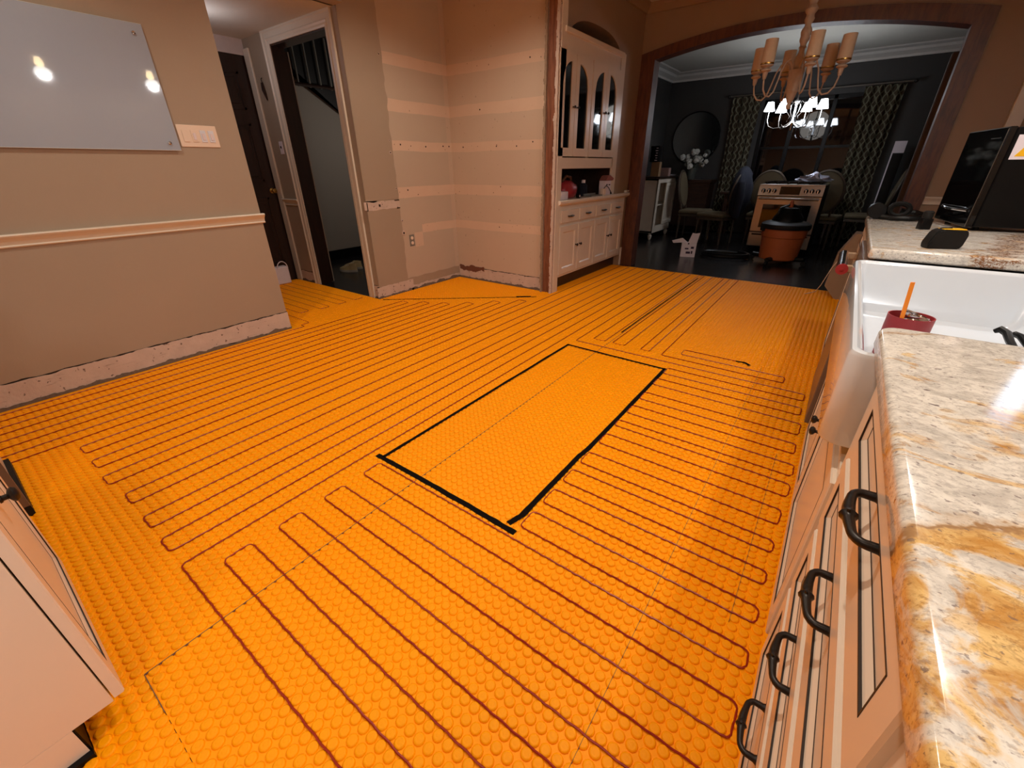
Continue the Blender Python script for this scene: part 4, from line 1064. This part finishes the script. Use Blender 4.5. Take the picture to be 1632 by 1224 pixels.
bm = B(); extrude_profile(bm, [(-0.395, 0.85), (0.015, 0.85), (0.03, 0.862), (0.045, 0.872), (0.045, 0.892), (0.038, 0.90), (-0.395, 0.90)], (XH, 3.86, 0), (XH, 5.60, 0), (1, 0, 0)); obj('counter', bm, 'cab', hu)
def glass_door(y0, y1, left_half):
    """one leaf of a pair: glass with a half-round top that rises to the meeting stile"""
    T = TH; st_ = 0.062; z0, z1 = 1.285, 2.085; g0, g1 = y0+st_, y1-st_; gz0 = z0+0.07; zs, za = 1.85, 2.02
    n_ = 12; cur = []
    for k in range(n_+1):
        t = k/n_; u = g0+(g1-g0)*t; e = (1-t) if left_half else t
        cur.append((u, zs+(za-zs)*math.sqrt(max(0, 1-e*e))))
    bm = B()
    bx(bm, y0, g0, z0, z1, 0.0, 0.02, T=T); bx(bm, g1, y1, z0, z1, 0.0, 0.02, T=T); bx(bm, g0, g1, z0, gz0, 0.0, 0.02, T=T)
    for (u0, v0), (u1, v1) in zip(cur[:-1], cur[1:]): prism(bm, [(u0, v0), (u1, v1), (u1, z1), (u0, z1)], 0.0, 0.02, T)
    d = obj('glass_door', bm, 'cab', hu)
    bm = B(); bx(bm, g0-0.005, g1+0.005, gz0-0.005, za+0.01, 0.004, 0.008, T=T); obj('pane', bm, 'cab_glass', d)
    knob(d, T, (y1-0.03) if left_half else (y0+0.03), 1.685, 0.02, 0.013)
glass_door(3.80, 4.085, True); glass_door(4.095, 4.405, False); glass_door(4.425, 4.735, True); glass_door(4.742, 5.045, False)
for k in range(4):
    y0 = 3.935+0.395*k; y1 = y0+0.365
    bm = B(); bx(bm, y0, y1, 0.685, 0.805, 0.0, 0.016, 0.003, T=TH); d = obj('drawer', bm, 'cab', hu)
    bm = B(); yc = (y0+y1)/2; tube(bm, [TH(yc-0.05, 0.745, 0.017), TH(yc-0.045, 0.745, 0.036), TH(yc, 0.745, 0.04), TH(yc+0.045, 0.745, 0.036), TH(yc+0.05, 0.745, 0.017)], [0.006, 0.006, 0.011, 0.006, 0.006], 8); obj('pull', bm, 'iron', d, True)
    d = front(hu, TH, y0-0.006, y1+0.006, 0.165, 0.655, th=0.014, railw=0.06, rec=0.010, glz=False, mold=0.012)
    knob(d, TH, (y1-0.03) if k % 2 == 0 else (y0+0.025), 0.44, 0.014, 0.015)
# things on the hutch counter
def on_h(y, w_=-0.08): return (XH+w_, y, 0.90)
t_ = thing('white_box', 'small white box at the left end of the hutch counter', 'box', on_h(4.03, -0.06))
bm = B(); bx(bm, -0.05, 0.05, -0.07, 0.07, 0, 0.075, 0.008, 2); child('box_body', bm, 'paper', t_, True)
t_ = thing('red_duffel', 'dark red canvas pouch on the hutch counter', 'pouch', on_h(4.25, -0.12))
bm = B(); bmesh.ops.create_icosphere(bm, subdivisions=3, radius=0.12)
for v in bm.verts:
    v.co = Vector((v.co.x*0.8, v.co.y*1.35, max(0.0, v.co.z*0.8+0.075)))*(1+0.10*noise.noise(v.co*14))
child('pouch_body', bm, 'red', t_, True)
bm = B(); tube(bm, [(0.0, -0.10, 0.16), (0.02, -0.05, 0.21), (0.02, 0.04, 0.20), (0, 0.09, 0.14)], 0.012, 6); child('strap', bm, mat('brown_strap', (96, 62, 40), 0.8), t_, True)
t_ = thing('yellow_label_roll', 'small round roll with white hub before the red pouch', 'roll', on_h(4.30, 0.0))
bm = B(); tube(bm, [(-0.02, 0, 0.022), (0.014, 0, 0.022)], 0.022, 14); child('roll_body', bm, 'black', t_, True)
bm = B(); tube(bm, [(0.013, 0, 0.022), (0.017, 0, 0.022)], 0.010, 10); child('hub', bm, 'paper', t_)
t_ = thing('dark_bottle', 'dark blue bottle with white cap on the hutch counter', 'bottle', on_h(4.62, -0.12))
bm = B(); lathe(bm, [(0.045, 0), (0.048, 0.01), (0.048, 0.11), (0.02, 0.135)], (0, 0, 0), 16); child('bottle_body', bm, 'navy', t_, True)
bm = B(); lathe(bm, [(0.022, 0.135), (0.022, 0.165)], (0, 0, 0), 12); child('cap', bm, 'paper', t_)
t_ = thing('grey_tray', 'flat grey tray on the hutch counter beside the dark bottle', 'tray', on_h(4.72, -0.03))
bm = B(); bx(bm, -0.05, 0.05, -0.16, 0.12, 0, 0.012, 0.003); bx(bm, -0.05, -0.04, -0.16, 0.12, 0.01, 0.028); child('tray_body', bm, 'grey_plastic', t_)
t_ = thing('white_carton', 'white carton with black print at the right end of the hutch counter', 'box', on_h(4.99, -0.03))
bm = B(); bx(bm, -0.04, 0.04, -0.075, 0.075, 0, 0.15, 0.003); child('box_body', bm, 'paper', t_)
bm = B(); bx(bm, 0.04, 0.0412, -0.05, -0.02, 0.10, 0.115); bx(bm, 0.04, 0.0412, 0.01, 0.05, 0.10, 0.112); child('print', bm, 'black', t_)
t_ = thing('red_cloth', 'folded red and pink cloth lying on the white carton', 'cloth', (XH-0.03, 5.0, 1.05))
bm = B(); prism(bm, [(-0.09, 0.001), (0.10, 0.001), (0.12, 0.02), (0.02, 0.055), (-0.03, 0.05)], -0.04, 0.045, lambda u, v, w_: Vector((w_, u, v))); child('cloth_body', bm, mat('faded_red_cloth', (150, 90, 84), 0.9), t_)
t_ = thing('power_adapter', 'pale plug adapter with black cord on the hutch counter edge', 'adapter', on_h(4.88, 0.0))
bm = B(); bx(bm, -0.025, 0.025, -0.03, 0.03, 0, 0.07, 0.006); child('plug_body', bm, 'switch', t_)
bm = B(); tube(bm, [(0.01, 0.0, 0.07), (0.02, 0.03, 0.10), (0.025, 0.09, 0.08), (0.03, 0.14, 0.04), (0.03, 0.16, 0.012)], [0.004, 0.004, 0.004, 0.004, 0.011], 6); child('cord', bm, 'black', t_, True)
# ------------------------------------------------------------------ kitchen chandelier
KC = (-0.54, 4.2, 0)
kc = thing('chandelier', 'weathered tan chandelier with six cylinder shades hanging before the arch', 'chandelier', KC)
bm = B()
prof = [(0.005, 1.560), (0.014, 1.568), (0.016, 1.585), (0.012, 1.598), (0.022, 1.615), (0.030, 1.640), (0.034, 1.660), (0.040, 1.668), (0.036, 1.690), (0.042, 1.715), (0.047, 1.745), (0.046, 1.775), (0.052, 1.785), (0.050, 1.80), (0.030, 1.806), (0.026, 1.83), (0.034, 1.85), (0.030, 1.875), (0.018, 1.90), (0.018, 1.93)]
lathe(bm, prof, (0, 0, 0), 20); child('turned_body', bm, 'grey_wood', kc, True)
bm = B(); pr = []
for k in range(60):
    z = 1.925+k*(2.70-1.925)/59; r = 0.024+0.006*math.sin((z-1.9)*2*math.pi/0.055)+0.012*math.exp(-((z-2.0)/0.02)**2)+0.010*math.exp(-((z-2.13)/0.03)**2)
    pr.append((max(0.012, r), z))
lathe(bm, pr, (0, 0, 0), 14); child('chain_sleeve', bm, 'grey_wood', kc, True)
bm = B(); lathe(bm, [(0.06, 2.70), (0.065, 2.725), (0.06, 2.73)], (0, 0, 0), 20); child('canopy', bm, 'grey_wood', kc, True)
lat = math.atan2(0.127, 0.99)
for th_ in (15, 75, 135, 195, 255, 315):
    # angle measured from the direction facing the camera, towards the camera's right
    a = math.radians(-90+th_)+lat; cx_, sy_ = math.cos(a), math.sin(a)
    P2 = lambda r, z: (r*cx_, r*sy_, z)
    bm = B()
    prof2 = [(0.04, 1.79), (0.055, 1.83), (0.08, 1.855), (0.11, 1.84), (0.135, 1.79), (0.150, 1.72), (0.165, 1.665), (0.195, 1.635), (0.23, 1.64), (0.258, 1.675), (0.268, 1.72), (0.27, 1.75)]
    tube(bm, [P2(r, z) for r, z in prof2], 0.0055, 7); ar = child('arm', bm, 'grey_wood', kc, True)
    bm = B(); lathe(bm, [(0.010, 1.735), (0.014, 1.75), (0.018, 1.775), (0.033, 1.783), (0.033, 1.79), (0.018, 1.80), (0.040, 1.812), (0.040, 1.818), (0.02, 1.82)], P2(0.27, 0), 16); obj('candle_cup', bm, 'grey_wood', None, True).parent = ar
    bm = B(); lathe(bm, [(0.042, 1.823), (0.040, 1.96), (0.0385, 1.96), (0.0405, 1.823)], P2(0.27, 0), 20, cap=False); sh_ = obj('shade', bm, 'linen', None, True); sh_.parent = ar
    bm = B(); lathe(bm, [(0.0425, 1.820), (0.0430, 1.827), (0.0415, 1.828)], P2(0.27, 0), 20, cap=False); r_o = obj('shade_ring', bm, 'brass', None, True); r_o.parent = ar
# ------------------------------------------------------------------ dining chandelier
DC = (-0.93, 8.0, 0)
dcn = thing('chandelier', 'lit chrome chandelier with white shades over the dining table', 'chandelier', DC)
bm = B(); lathe(bm, [(0.006, 1.62), (0.02, 1.65), (0.012, 1.68), (0.03, 1.72), (0.014, 1.76), (0.012, 1.95), (0.025, 1.98), (0.008, 2.02), (0.007, 2.70), (0.05, 2.715), (0.05, 2.73)], (0, 0, 0), 14); child('stem', bm, 'chrome', dcn, True)
for k in range(6):
    a = math.radians(60*k+10); P2 = lambda r, z: (r*math.cos(a), r*math.sin(a), z)
    bm = B(); tube(bm, [P2(r, z) for r, z in ((0.01, 1.74), (0.06, 1.70), (0.13, 1.67), (0.22, 1.66), (0.29, 1.69), (0.32, 1.76), (0.32, 1.86))], 0.006, 6)
    tube(bm, [P2(r, z) for r, z in ((0.02, 1.93), (0.06, 1.98), (0.11, 1.94), (0.10, 1.86), (0.05, 1.80), (0.07, 1.74))], 0.004, 6); ar = child('arm', bm, 'chrome', dcn, True)
    bm = B(); lathe(bm, [(0.070, 1.875), (0.036, 1.985), (0.034, 1.985), (0.068, 1.875)], P2(0.32, 0), 16, cap=False); sh_ = obj('shade', bm, 'shade_lit', None, True); sh_.parent = ar
light('dining_chandelier_light', 'POINT', (DC[0], DC[1], 1.88), 3.2, (1.0, 0.96, 0.90), 0.25)
# ------------------------------------------------------------------ dining furniture
wc = thing('white_cupboard', 'white cupboard with open shelves and turned feet left of the arch', 'cupboard', (-2.95, 8.4, 0))
bm = B()
xf = -2.68; xb = -3.22; y0, y1 = 7.87, 8.85
bx(bm, xb, xf, y0, y0+0.03, 0.12, 1.0, 0.003); bx(bm, xb, xf, y1-0.03, y1, 0.12, 1.0, 0.003); bx(bm, xb, xf, y0, y1, 0.12, 0.15); bx(bm, xb, xf, y0, y1, 0.97, 1.0); bx(bm, xb, xb+0.02, y0, y1, 0.12, 1.0)
bx(bm, xf-0.02, xf+0.004, y0, y0+0.10, 0.12, 1.0, 0.002); bx(bm, xf-0.02, xf+0.004, y0+0.1, y1, 0.12, 0.23); bx(bm, xf-0.02, xf+0.004, y0+0.1, y1, 0.93, 1.0); bx(bm, xf-0.02, xf+0.004, y1-0.07, y1, 0.12, 1.0)
obj('carcass', bm, 'cab', wc)
bm = B(); bx(bm, xb+0.03, xf-0.03, y0+0.04, y1-0.04, 0.56, 0.58); obj('shelf', bm, 'cab', wc)
front(wc, PX(xf+0.002, 1), y0+0.42, y1-0.07, 0.235, 0.925, th=0.016, railw=0.05, rec=0.008, glz=False)
for (a, b) in ((xf-0.05, y0+0.06), (xf-0.05, y1-0.06), (xb+0.05, y0+0.06)):
    bm = B(); lathe(bm, [(0.018, 0), (0.032, 0.03), (0.038, 0.07), (0.024, 0.09), (0.036, 0.12)], (a, b, 0), 12); obj('foot', bm, 'cab', wc, True)
bm = B(); bx(bm, xb-0.02, xf+0.03, y0-0.03, y1+0.03, 1.0, 1.03, 0.004); obj('top', bm, 'dark_wood', wc)
t_ = thing('tan_box', 'upright tan box on the white cupboard', 'box', (-2.79, 7.98, 1.03))
bm = B(); bx(bm, -0.07, 0.07, -0.05, 0.05, 0, 0.22, 0.003); child('box_body', bm, mat('kraft_box', (150, 118, 84), 0.8), t_)
t_ = thing('black_box', 'black box with white lettering stacked on the tan box', 'box', (-2.82, 7.98, 1.25))
bm = B(); bx(bm, -0.08, 0.06, -0.05, 0.05, 0, 0.24, 0.003); bb_ = child('box_body', bm, 'black', t_)
for k in range(6):
    bm = B(); bx(bm, 0.0+0.012*(k % 2), 0.045, -0.0512, -0.05, 0.02+0.036*k, 0.034+0.036*k); child('lettering', bm, 'paper', bb_)
t_ = thing('pink_box', 'small pinkish box on the white cupboard behind the tan box', 'box', (-2.76, 8.35, 1.03))
bm = B(); bx(bm, -0.09, 0.09, -0.06, 0.06, 0, 0.13, 0.003); child('box_body', bm, mat('dusty_pink_card', (150, 118, 110), 0.8), t_)
t_ = thing('white_tray', 'small white dish on the white cupboard', 'dish', (-2.74, 8.72, 1.03))
bm = B(); lathe(bm, [(0.05, 0), (0.08, 0.02), (0.075, 0.02), (0.045, 0.005)], (0, 0, 0), 16); child('dish_body', bm, 'paper', t_)
bf = thing('buffet', 'dark wooden buffet below the round mirror', 'buffet', (-2.45, 9.5, 0))
bm = B(); bx(bm, -0.55, 0.29, -0.22, 0.22, 0.9, 0.95, 0.004); child('top', bm, 'table_wood', bf)
bm = B(); bx(bm, -0.50, 0.26, -0.20, 0.20, 0.12, 0.9); child('body', bm, 'table_wood', bf)
for (a, b) in ((-0.45, -0.16), (0.21, -0.16), (-0.45, 0.16), (0.21, 0.16)):
    bm = B(); bx(bm, a, a+0.05, b-0.025, b+0.025, 0, 0.12); child('leg', bm, 'table_wood', bf)
mi = thing('round_mirror', 'large round mirror with thin dark frame on the charcoal wall', 'mirror', (-2.70, 9.75, 1.66))
bm = B(); lathe(bm, [(0.43, -0.012), (0.43, 0.0)], (0, -0.006, 0), 48, 'Y'); child('glass', bm, 'mirror', mi)
bm = B(); tube(bm, [(0.44*math.cos(a), -0.012, 0.44*math.sin(a)) for a in [2*math.pi*k/48 for k in range(48)]], 0.012, 8, closed=True); child('rim', bm, 'black', mi, True)
vs_ = thing('flower_vase', 'glass vase of white flowers in front of the round mirror', 'vase', (-2.56, 9.30, 0.95))
bm = B(); lathe(bm, [(0.07, 0), (0.085, 0.02), (0.085, 0.20), (0.08, 0.20), (0.08, 0.025)], (0, 0, 0), 18, cap=False); child('vase_glass', bm, mat('smoky_glass', (70, 74, 70), 0.1), vs_, True)
rnd = random.Random(5)
for k in range(18):
    a = rnd.random()*6.28; r = 0.05+0.27*rnd.random(); z = 0.34+0.18*rnd.random()-r*0.4
    bm = B(); tube(bm, [(0.02*math.cos(a), 0.02*math.sin(a), 0.03), (r*0.5*math.cos(a), r*0.25*math.sin(a), z*0.7), (r*math.cos(a), r*0.5*math.sin(a), z)], 0.004, 5); s_ = child('stem', bm, 'leaf', vs_)
    bm = B(); bmesh.ops.create_icosphere(bm, subdivisions=2, radius=0.035+0.02*rnd.random())
    for v in bm.verts: v.co = v.co*(1+0.35*noise.noise(v.co*40+Vector((k, 0, 0))))+Vector((r*math.cos(a), r*0.5*math.sin(a), z))
    o = obj('flower', bm, 'petal', None); o.parent = s_
# curtains
def curtain(x0, x1, z0, z1, y, label):
    t_ = thing('curtain', label, 'curtain', ((x0+x1)/2, y, z0), group='trellis curtains at the dining window')
    bm = B(); nx, nz = 48, 10; g = []
    for j in range(nz+1):
        row_ = []
        for i in range(nx+1):
            u = i/nx; sw_ = 1-0.12*math.sin(math.pi*j/nz)
            row_.append(bm.verts.new(((u-0.5)*(x1-x0)*sw_, 0.035*math.sin(u*2*math.pi*4.5)+0.01*math.sin(u*17+j*0.4), (z1-z0)*j/nz)))
        g.append(row_)
    for j in range(nz):
        for i in range(nx): bm.faces.new((g[j][i], g[j][i+1], g[j+1][i+1], g[j+1][i]))
    geom = bmesh.ops.solidify(bm, geom=bm.faces[:], thickness=0.004)
    child('cloth', bm, 'curtain', t_, True)
curtain(-2.13, -1.66, 0.02, 2.26, 9.62, 'patterned trellis curtain left of the dark window')
curtain(-0.24, 0.26, 0.02, 2.26, 9.62, 'patterned trellis curtain right of the dark window')
cr_ = thing('curtain_rod', 'thin metal rod carrying the trellis curtains', 'curtain rod', (-0.9, 9.62, 2.28))
bm = B(); tube(bm, [(-1.3, 0, 0), (1.25, 0, 0)], 0.012, 8); child('rod', bm, 'steel', cr_)
for x_ in (-1.3, 1.25):
    bm = B(); bmesh.ops.create_icosphere(bm, subdivisions=2, radius=0.028); bmesh.ops.translate(bm, verts=bm.verts[:], vec=(x_, 0, 0)); child('finial', bm, 'iron', cr_, True)
    bm = B(); tube(bm, [(x_*0.95, 0, 0), (x_*0.95, 0.12, 0)], 0.008, 6); child('bracket', bm, 'iron', cr_)
# table and chairs
tb = thing('dining_table', 'dark wooden dining table behind the stove', 'table', (-0.95, 9.21, 0))
bm = B(); bx(bm, -0.95, 0.88, -0.29, 0.29, 0.73, 0.765, 0.008); child('tabletop', bm, 'table_wood', tb)
bm = B(); bx(bm, -0.87, 0.80, -0.24, 0.24, 0.65, 0.73); child('apron', bm, 'table_wood', tb)
for (a, b) in ((-0.84, -0.22), (0.77, -0.22), (-0.84, 0.22), (0.77, 0.22)):
    bm = B(); lathe(bm, [(0.025, 0), (0.04, 0.10), (0.03, 0.2), (0.045, 0.5), (0.04, 0.65)], (a, b, 0), 10); child('leg', bm, 'table_wood', tb)
chair_frame = mat('grey_brown_chair_wood', (70, 58, 46), 0.5)
def chair(loc, rz, label, first=None):
    if first:
        r = first.copy(); COL.objects.link(r)
        for ch in first.children:
            c2 = ch.copy(); COL.objects.link(c2); c2.parent = r
            for g in ch.children:
                d_ = g.copy(); COL.objects.link(d_); d_.parent = c2
        r.matrix_world = Matrix.Translation(loc) @ Matrix.Rotation(rz, 4, 'Z'); r['label'] = label; return r
    t_ = thing('dining_chair', label, 'chair', loc, rz, 'upholstered oval back dining chairs')
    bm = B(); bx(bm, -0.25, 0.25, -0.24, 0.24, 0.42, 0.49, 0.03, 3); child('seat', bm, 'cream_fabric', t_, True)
    bm = B(); bx(bm, -0.24, 0.24, -0.23, 0.23, 0.38, 0.42, 0.004); child('seat_frame', bm, chair_frame, t_)
    for (a, b) in ((-0.21, 0.20), (0.21, 0.20), (-0.19, -0.21), (0.19, -0.21)):
        bm = B(); tube(bm, [(a, b, 0.39), (a*1.02, b*1.04, 0.0)], [0.022, 0.013], 8); child('leg', bm, chair_frame, t_, True)
    bm = B(); tube(bm, [(0.24*math.cos(a), -0.24-0.05*(math.sin(a)+1), 0.82+0.29*math.sin(a)) for a in [2*math.pi*k/32 for k in range(32)]], 0.018, 8, closed=True); bk = child('back_frame', bm, chair_frame, t_, True)
    bm = B(); seg_ = 32
    fr = [bm.verts.new((0.225*math.cos(2*math.pi*k/seg_), -0.215-0.05*(math.sin(2*math.pi*k/seg_)+1), 0.82+0.275*math.sin(2*math.pi*k/seg_))) for k in range(seg_)]
    bk_ = [bm.verts.new(v.co+Vector((0, -0.045, 0))) for v in fr]; c1 = bm.verts.new((0, -0.245, 0.82)); c2 = bm.verts.new((0, -0.325, 0.82))
    for k in range(seg_):
        bm.faces.new((fr[k], fr[(k+1) % seg_], c1)); bm.faces.new((bk_[(k+1) % seg_], bk_[k], c2)); bm.faces.new((fr[k], bk_[k], bk_[(k+1) % seg_], fr[(k+1) % seg_]))
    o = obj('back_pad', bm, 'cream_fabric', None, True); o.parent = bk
    for s_ in (-1, 1):
        bm = B(); tube(bm, [(s_*0.14, -0.20, 0.40), (s_*0.14, -0.25, 0.60)], 0.016, 6); child('back_post', bm, chair_frame, t_)
    return t_
bpy.context.view_layer.update()
ch1 = chair((-1.06, 8.62, 0), 0.0, 'oval back chair behind the left half of the stove')
chair((-0.27, 8.60, 0), math.radians(-8), 'oval back chair behind the right half of the stove', ch1)
chair((-1.72, 8.20, 0), math.radians(75), 'cream chair with a navy jacket over its back left of the stove', ch1)
chair((-2.18, 8.62, 0), math.radians(-90), 'cream chair at the far left end of the dark table', ch1)
chair((0.26, 9.10, 0), math.radians(90), 'dark looking chair at the right end of the table below the curtain', ch1)
jk = thing('jacket', 'navy jacket draped over a dining chair back', 'jacket', (-1.42, 8.12, 0))
bm = B(); bmesh.ops.create_icosphere(bm, subdivisions=4, radius=1.0)
for v in bm.verts:
    p = v.co.copy(); z = 0.80+p.z*0.38; wd = 0.27*(1-0.25*max(0, p.z))
    nn_ = 1+0.12*noise.noise(p*2.5)+0.05*noise.noise(p*7)
    v.co = Vector((p.x*0.16*nn_, p.y*wd*nn_, z))
child('jacket_body', bm, 'navy', jk, True)
bm = B(); tube(bm, [(0.03, -0.24, 0.95), (0.06, -0.28, 0.75), (0.05, -0.26, 0.45)], [0.06, 0.055, 0.045], 10); child('sleeve', bm, 'navy', jk, True)
oh = thing('orange_level', 'orange tool handle leaning behind the jacket chair', 'tool', (-1.62, 9.00, 0.765))
bm = B(); tube(bm, [(0, 0, 0.0), (0.03, 0.02, 0.16), (0.05, 0.03, 0.34)], [0.028, 0.035, 0.026], 8); child('handle', bm, 'vac_orange', oh, True)
# stove
so = thing('gas_range', 'stainless range with six knobs standing in the dining room', 'stove', (-0.69, 7.62, 0), math.radians(-2))
bm = B(); bx(bm, -0.40, 0.40, 0.02, 0.62, 0.08, 0.93, 0.004); child('body', bm, 'dkgrey', so)
for (a, b) in ((-0.36, 0.06), (0.36, 0.06), (-0.36, 0.56), (0.36, 0.56)):
    bm = B(); lathe(bm, [(0.02, 0), (0.02, 0.08)], (a, b, 0), 8); child('foot', bm, 'black', so)
bm = B(); bx(bm, -0.40, 0.40, -0.01, 0.02, 0.30, 0.79, 0.004); dor = child('oven_door', bm, 'steel', so)
bm = B(); bx(bm, -0.30, 0.30, -0.013, -0.009, 0.36, 0.68, 0.001); child('oven_window', bm, 'gloss_black', dor)
bm = B(); tube(bm, [(-0.37, -0.055, 0.76), (0.37, -0.055, 0.76)], 0.014, 10); tube(bm, [(-0.33, -0.055, 0.76), (-0.33, 0, 0.76)], 0.008, 6); tube(bm, [(0.33, -0.055, 0.76), (0.33, 0, 0.76)], 0.008, 6); child('handle', bm, 'steel', dor, True)
bm = B(); bx(bm, -0.40, 0.40, -0.008, 0.02, 0.09, 0.285, 0.004); dw_ = child('warming_drawer', bm, 'steel', so)
bm = B(); bx(bm, -0.36, 0.36, -0.02, -0.008, 0.25, 0.27, 0.002); child('handle', bm, 'black', dw_)
cp = B(); prism(cp, [(-0.035, 0.80), (0.02, 0.80), (0.02, 0.93), (-0.012, 0.93)], -0.40, 0.40, lambda u, v, w_: Vector((w_, u, v))); pan = child('control_panel', cp, 'steel', so)
for x_ in (-0.335, -0.265, -0.195, 0.195, 0.265, 0.335):
    bm = B(); tube(bm, [(x_, -0.022, 0.865), (x_, -0.045, 0.860), (x_, -0.060, 0.857)], [0.027, 0.025, 0.020], 14); kb = child('knob', bm, 'dkgrey', so, True)
    bm = B(); bx(bm, x_-0.005, x_+0.005, -0.066, -0.058, 0.838, 0.877); child('grip', bm, 'chrome', kb)
bm = B(); prism(bm, [(-0.037, 0.815), (-0.030, 0.815), (-0.012, 0.918), (-0.019, 0.918)], -0.125, 0.125, lambda u, v, w_: Vector((w_, u, v))); child('display', bm, 'gloss_black', so)
bm = B(); bx(bm, -0.40, 0.40, -0.01, 0.62, 0.93, 0.945, 0.003); child('cooktop', bm, 'steel', so)
bm = B()
for x_ in (-0.33, -0.20, -0.06, 0.06, 0.20, 0.33): bx(bm, x_-0.006, x_+0.006, 0.05, 0.58, 0.945, 0.975)
for y_ in (0.08, 0.22, 0.32, 0.42, 0.56): bx(bm, -0.36, 0.36, y_-0.006, y_+0.006, 0.955, 0.975)
child('grate', bm, 'black', so)
fo = thing('crumpled_foil', 'crumpled silvery wrap lying on top of the range', 'foil', (-0.47, 7.92, 0.975))
bm = B(); bmesh.ops.create_icosphere(bm, subdivisions=3, radius=1)
for v in bm.verts:
    p = v.co.copy(); v.co = Vector((p.x*0.20, p.y*0.10, max(0.0, (p.z+0.4)*0.05+0.06*math.exp(-(p.x*4)**2)*max(0, p.z))))*(1+0.5*noise.noise(p*3.5))
    v.co.z = max(0.001, v.co.z)
child('foil_sheet', bm, mat('grey_foil', (150, 150, 165), 0.35, metal=0.4), fo)
# shop vac
va = thing('shop_vacuum', 'burnt orange drum vacuum with black lid on casters before the range', 'vacuum', (-0.57, 6.90, 0), math.radians(30))
va.scale = (1.22, 1.22, 1.12)
bm = B(); lathe(bm, [(0.175, 0.05), (0.185, 0.06), (0.205, 0.30), (0.215, 0.31), (0.218, 0.40), (0.21, 0.40)], (0, 0, 0), 32); child('drum', bm, 'vac_orange', va, True)
bm = B(); lathe(bm, [(0.235, 0.40), (0.24, 0.41), (0.235, 0.45), (0.20, 0.47), (0.12, 0.49), (0.05, 0.495)], (0, 0, 0), 32); ld = child('lid', bm, 'dkgrey', va, True)
bm = B(); lathe(bm, [(0.15, 0.48), (0.14, 0.52), (0.10, 0.58), (0.08, 0.62), (0.02, 0.63)], (0, 0, 0), 20); child('motor_head', bm, 'black', ld, True)
bm = B(); tube(bm, [(-0.12, 0, 0.50), (-0.10, 0, 0.62), (0, 0, 0.66), (0.10, 0, 0.62), (0.12, 0, 0.50)], 0.012, 8); child('carry_handle', bm, 'dkgrey', ld, True)
bm = B(); lathe(bm, [(0.018, 0.62), (0.022, 0.66), (0.012, 0.70)], (0, 0, 0), 10); child('switch_knob', bm, 'vac_orange', ld, True)
for s_ in (-1, 1):
    bm = B(); bx(bm, s_*0.225-0.02, s_*0.225+0.02, -0.03, 0.03, 0.37, 0.45, 0.006); child('latch', bm, 'dkgrey', va)
for k in range(4):
    a = math.radians(45+90*k); bm = B()
    tube(bm, [(0.13*math.cos(a), 0.13*math.sin(a), 0.06), (0.27*math.cos(a), 0.27*math.sin(a), 0.07)], [0.03, 0.025], 8); lg = child('caster_foot', bm, 'black', va, True)
    bm = B(); tube(bm, [(0.27*math.cos(a)-0.012*math.sin(a), 0.27*math.sin(a)+0.012*math.cos(a), 0.026), (0.27*math.cos(a)+0.012*math.sin(a), 0.27*math.sin(a)-0.012*math.cos(a), 0.026)], 0.026, 12)
    o = child('wheel', bm, 'dkgrey', lg, True)
bm = B(); pts_ = []
for k in range(70):
    a = k/70*2*math.pi*2.2; r = 0.30-0.02*k/70
    pts_.append((-1.22+r*1.05*math.cos(a), 6.85+r*0.62*math.sin(a), 0.028+0.045*(k/70)))
tube(bm, pts_, [0.022+0.0025*(k % 2) for k in range(70)], 8)
tag(obj('vacuum_hose', bm, 'black', smooth=True), 'black ribbed hose coiled on the dark floor beside the vacuum', 'hose')
wx = thing('white_carton', 'open white carton with dark print on the dark floor just past the orange floor', 'box', (-1.68, 6.62, 0), math.radians(18))
bm = B(); bx(bm, -0.10, 0.10, 0.0, 0.10, 0, 0.20, 0.002); child('box_body', bm, 'paper', wx)
bm = B(); prism(bm, [(-0.02, 0.20), (0.10, 0.20), (0.12, 0.34), (0.06, 0.33), (0.02, 0.34)], 0.0, 0.004, TYb); child('flap', bm, 'paper', wx)
bm = B(); prism(bm, [(-0.10, 0.20), (-0.02, 0.20), (-0.10, 0.26), (-0.24, 0.22), (-0.22, 0.19)], 0.02, 0.05, TYb); child('flap', bm, 'paper', wx)
bm = B(); 
for (a, b, c_, d_) in ((-0.02, 0.0, 0.18, 0.28), (0.03, 0.07, 0.12, 0.15), (-0.03, 0.03, 0.05, 0.08), (-0.05, 0.0, 0.11, 0.13), (0.04, 0.06, 0.05, 0.09)): bx(bm, a, b, -0.0015, 0.0, c_, min(d_, 0.2))
child('print', bm, mat('dark_purple_print', (50, 30, 60), 0.7), wx)
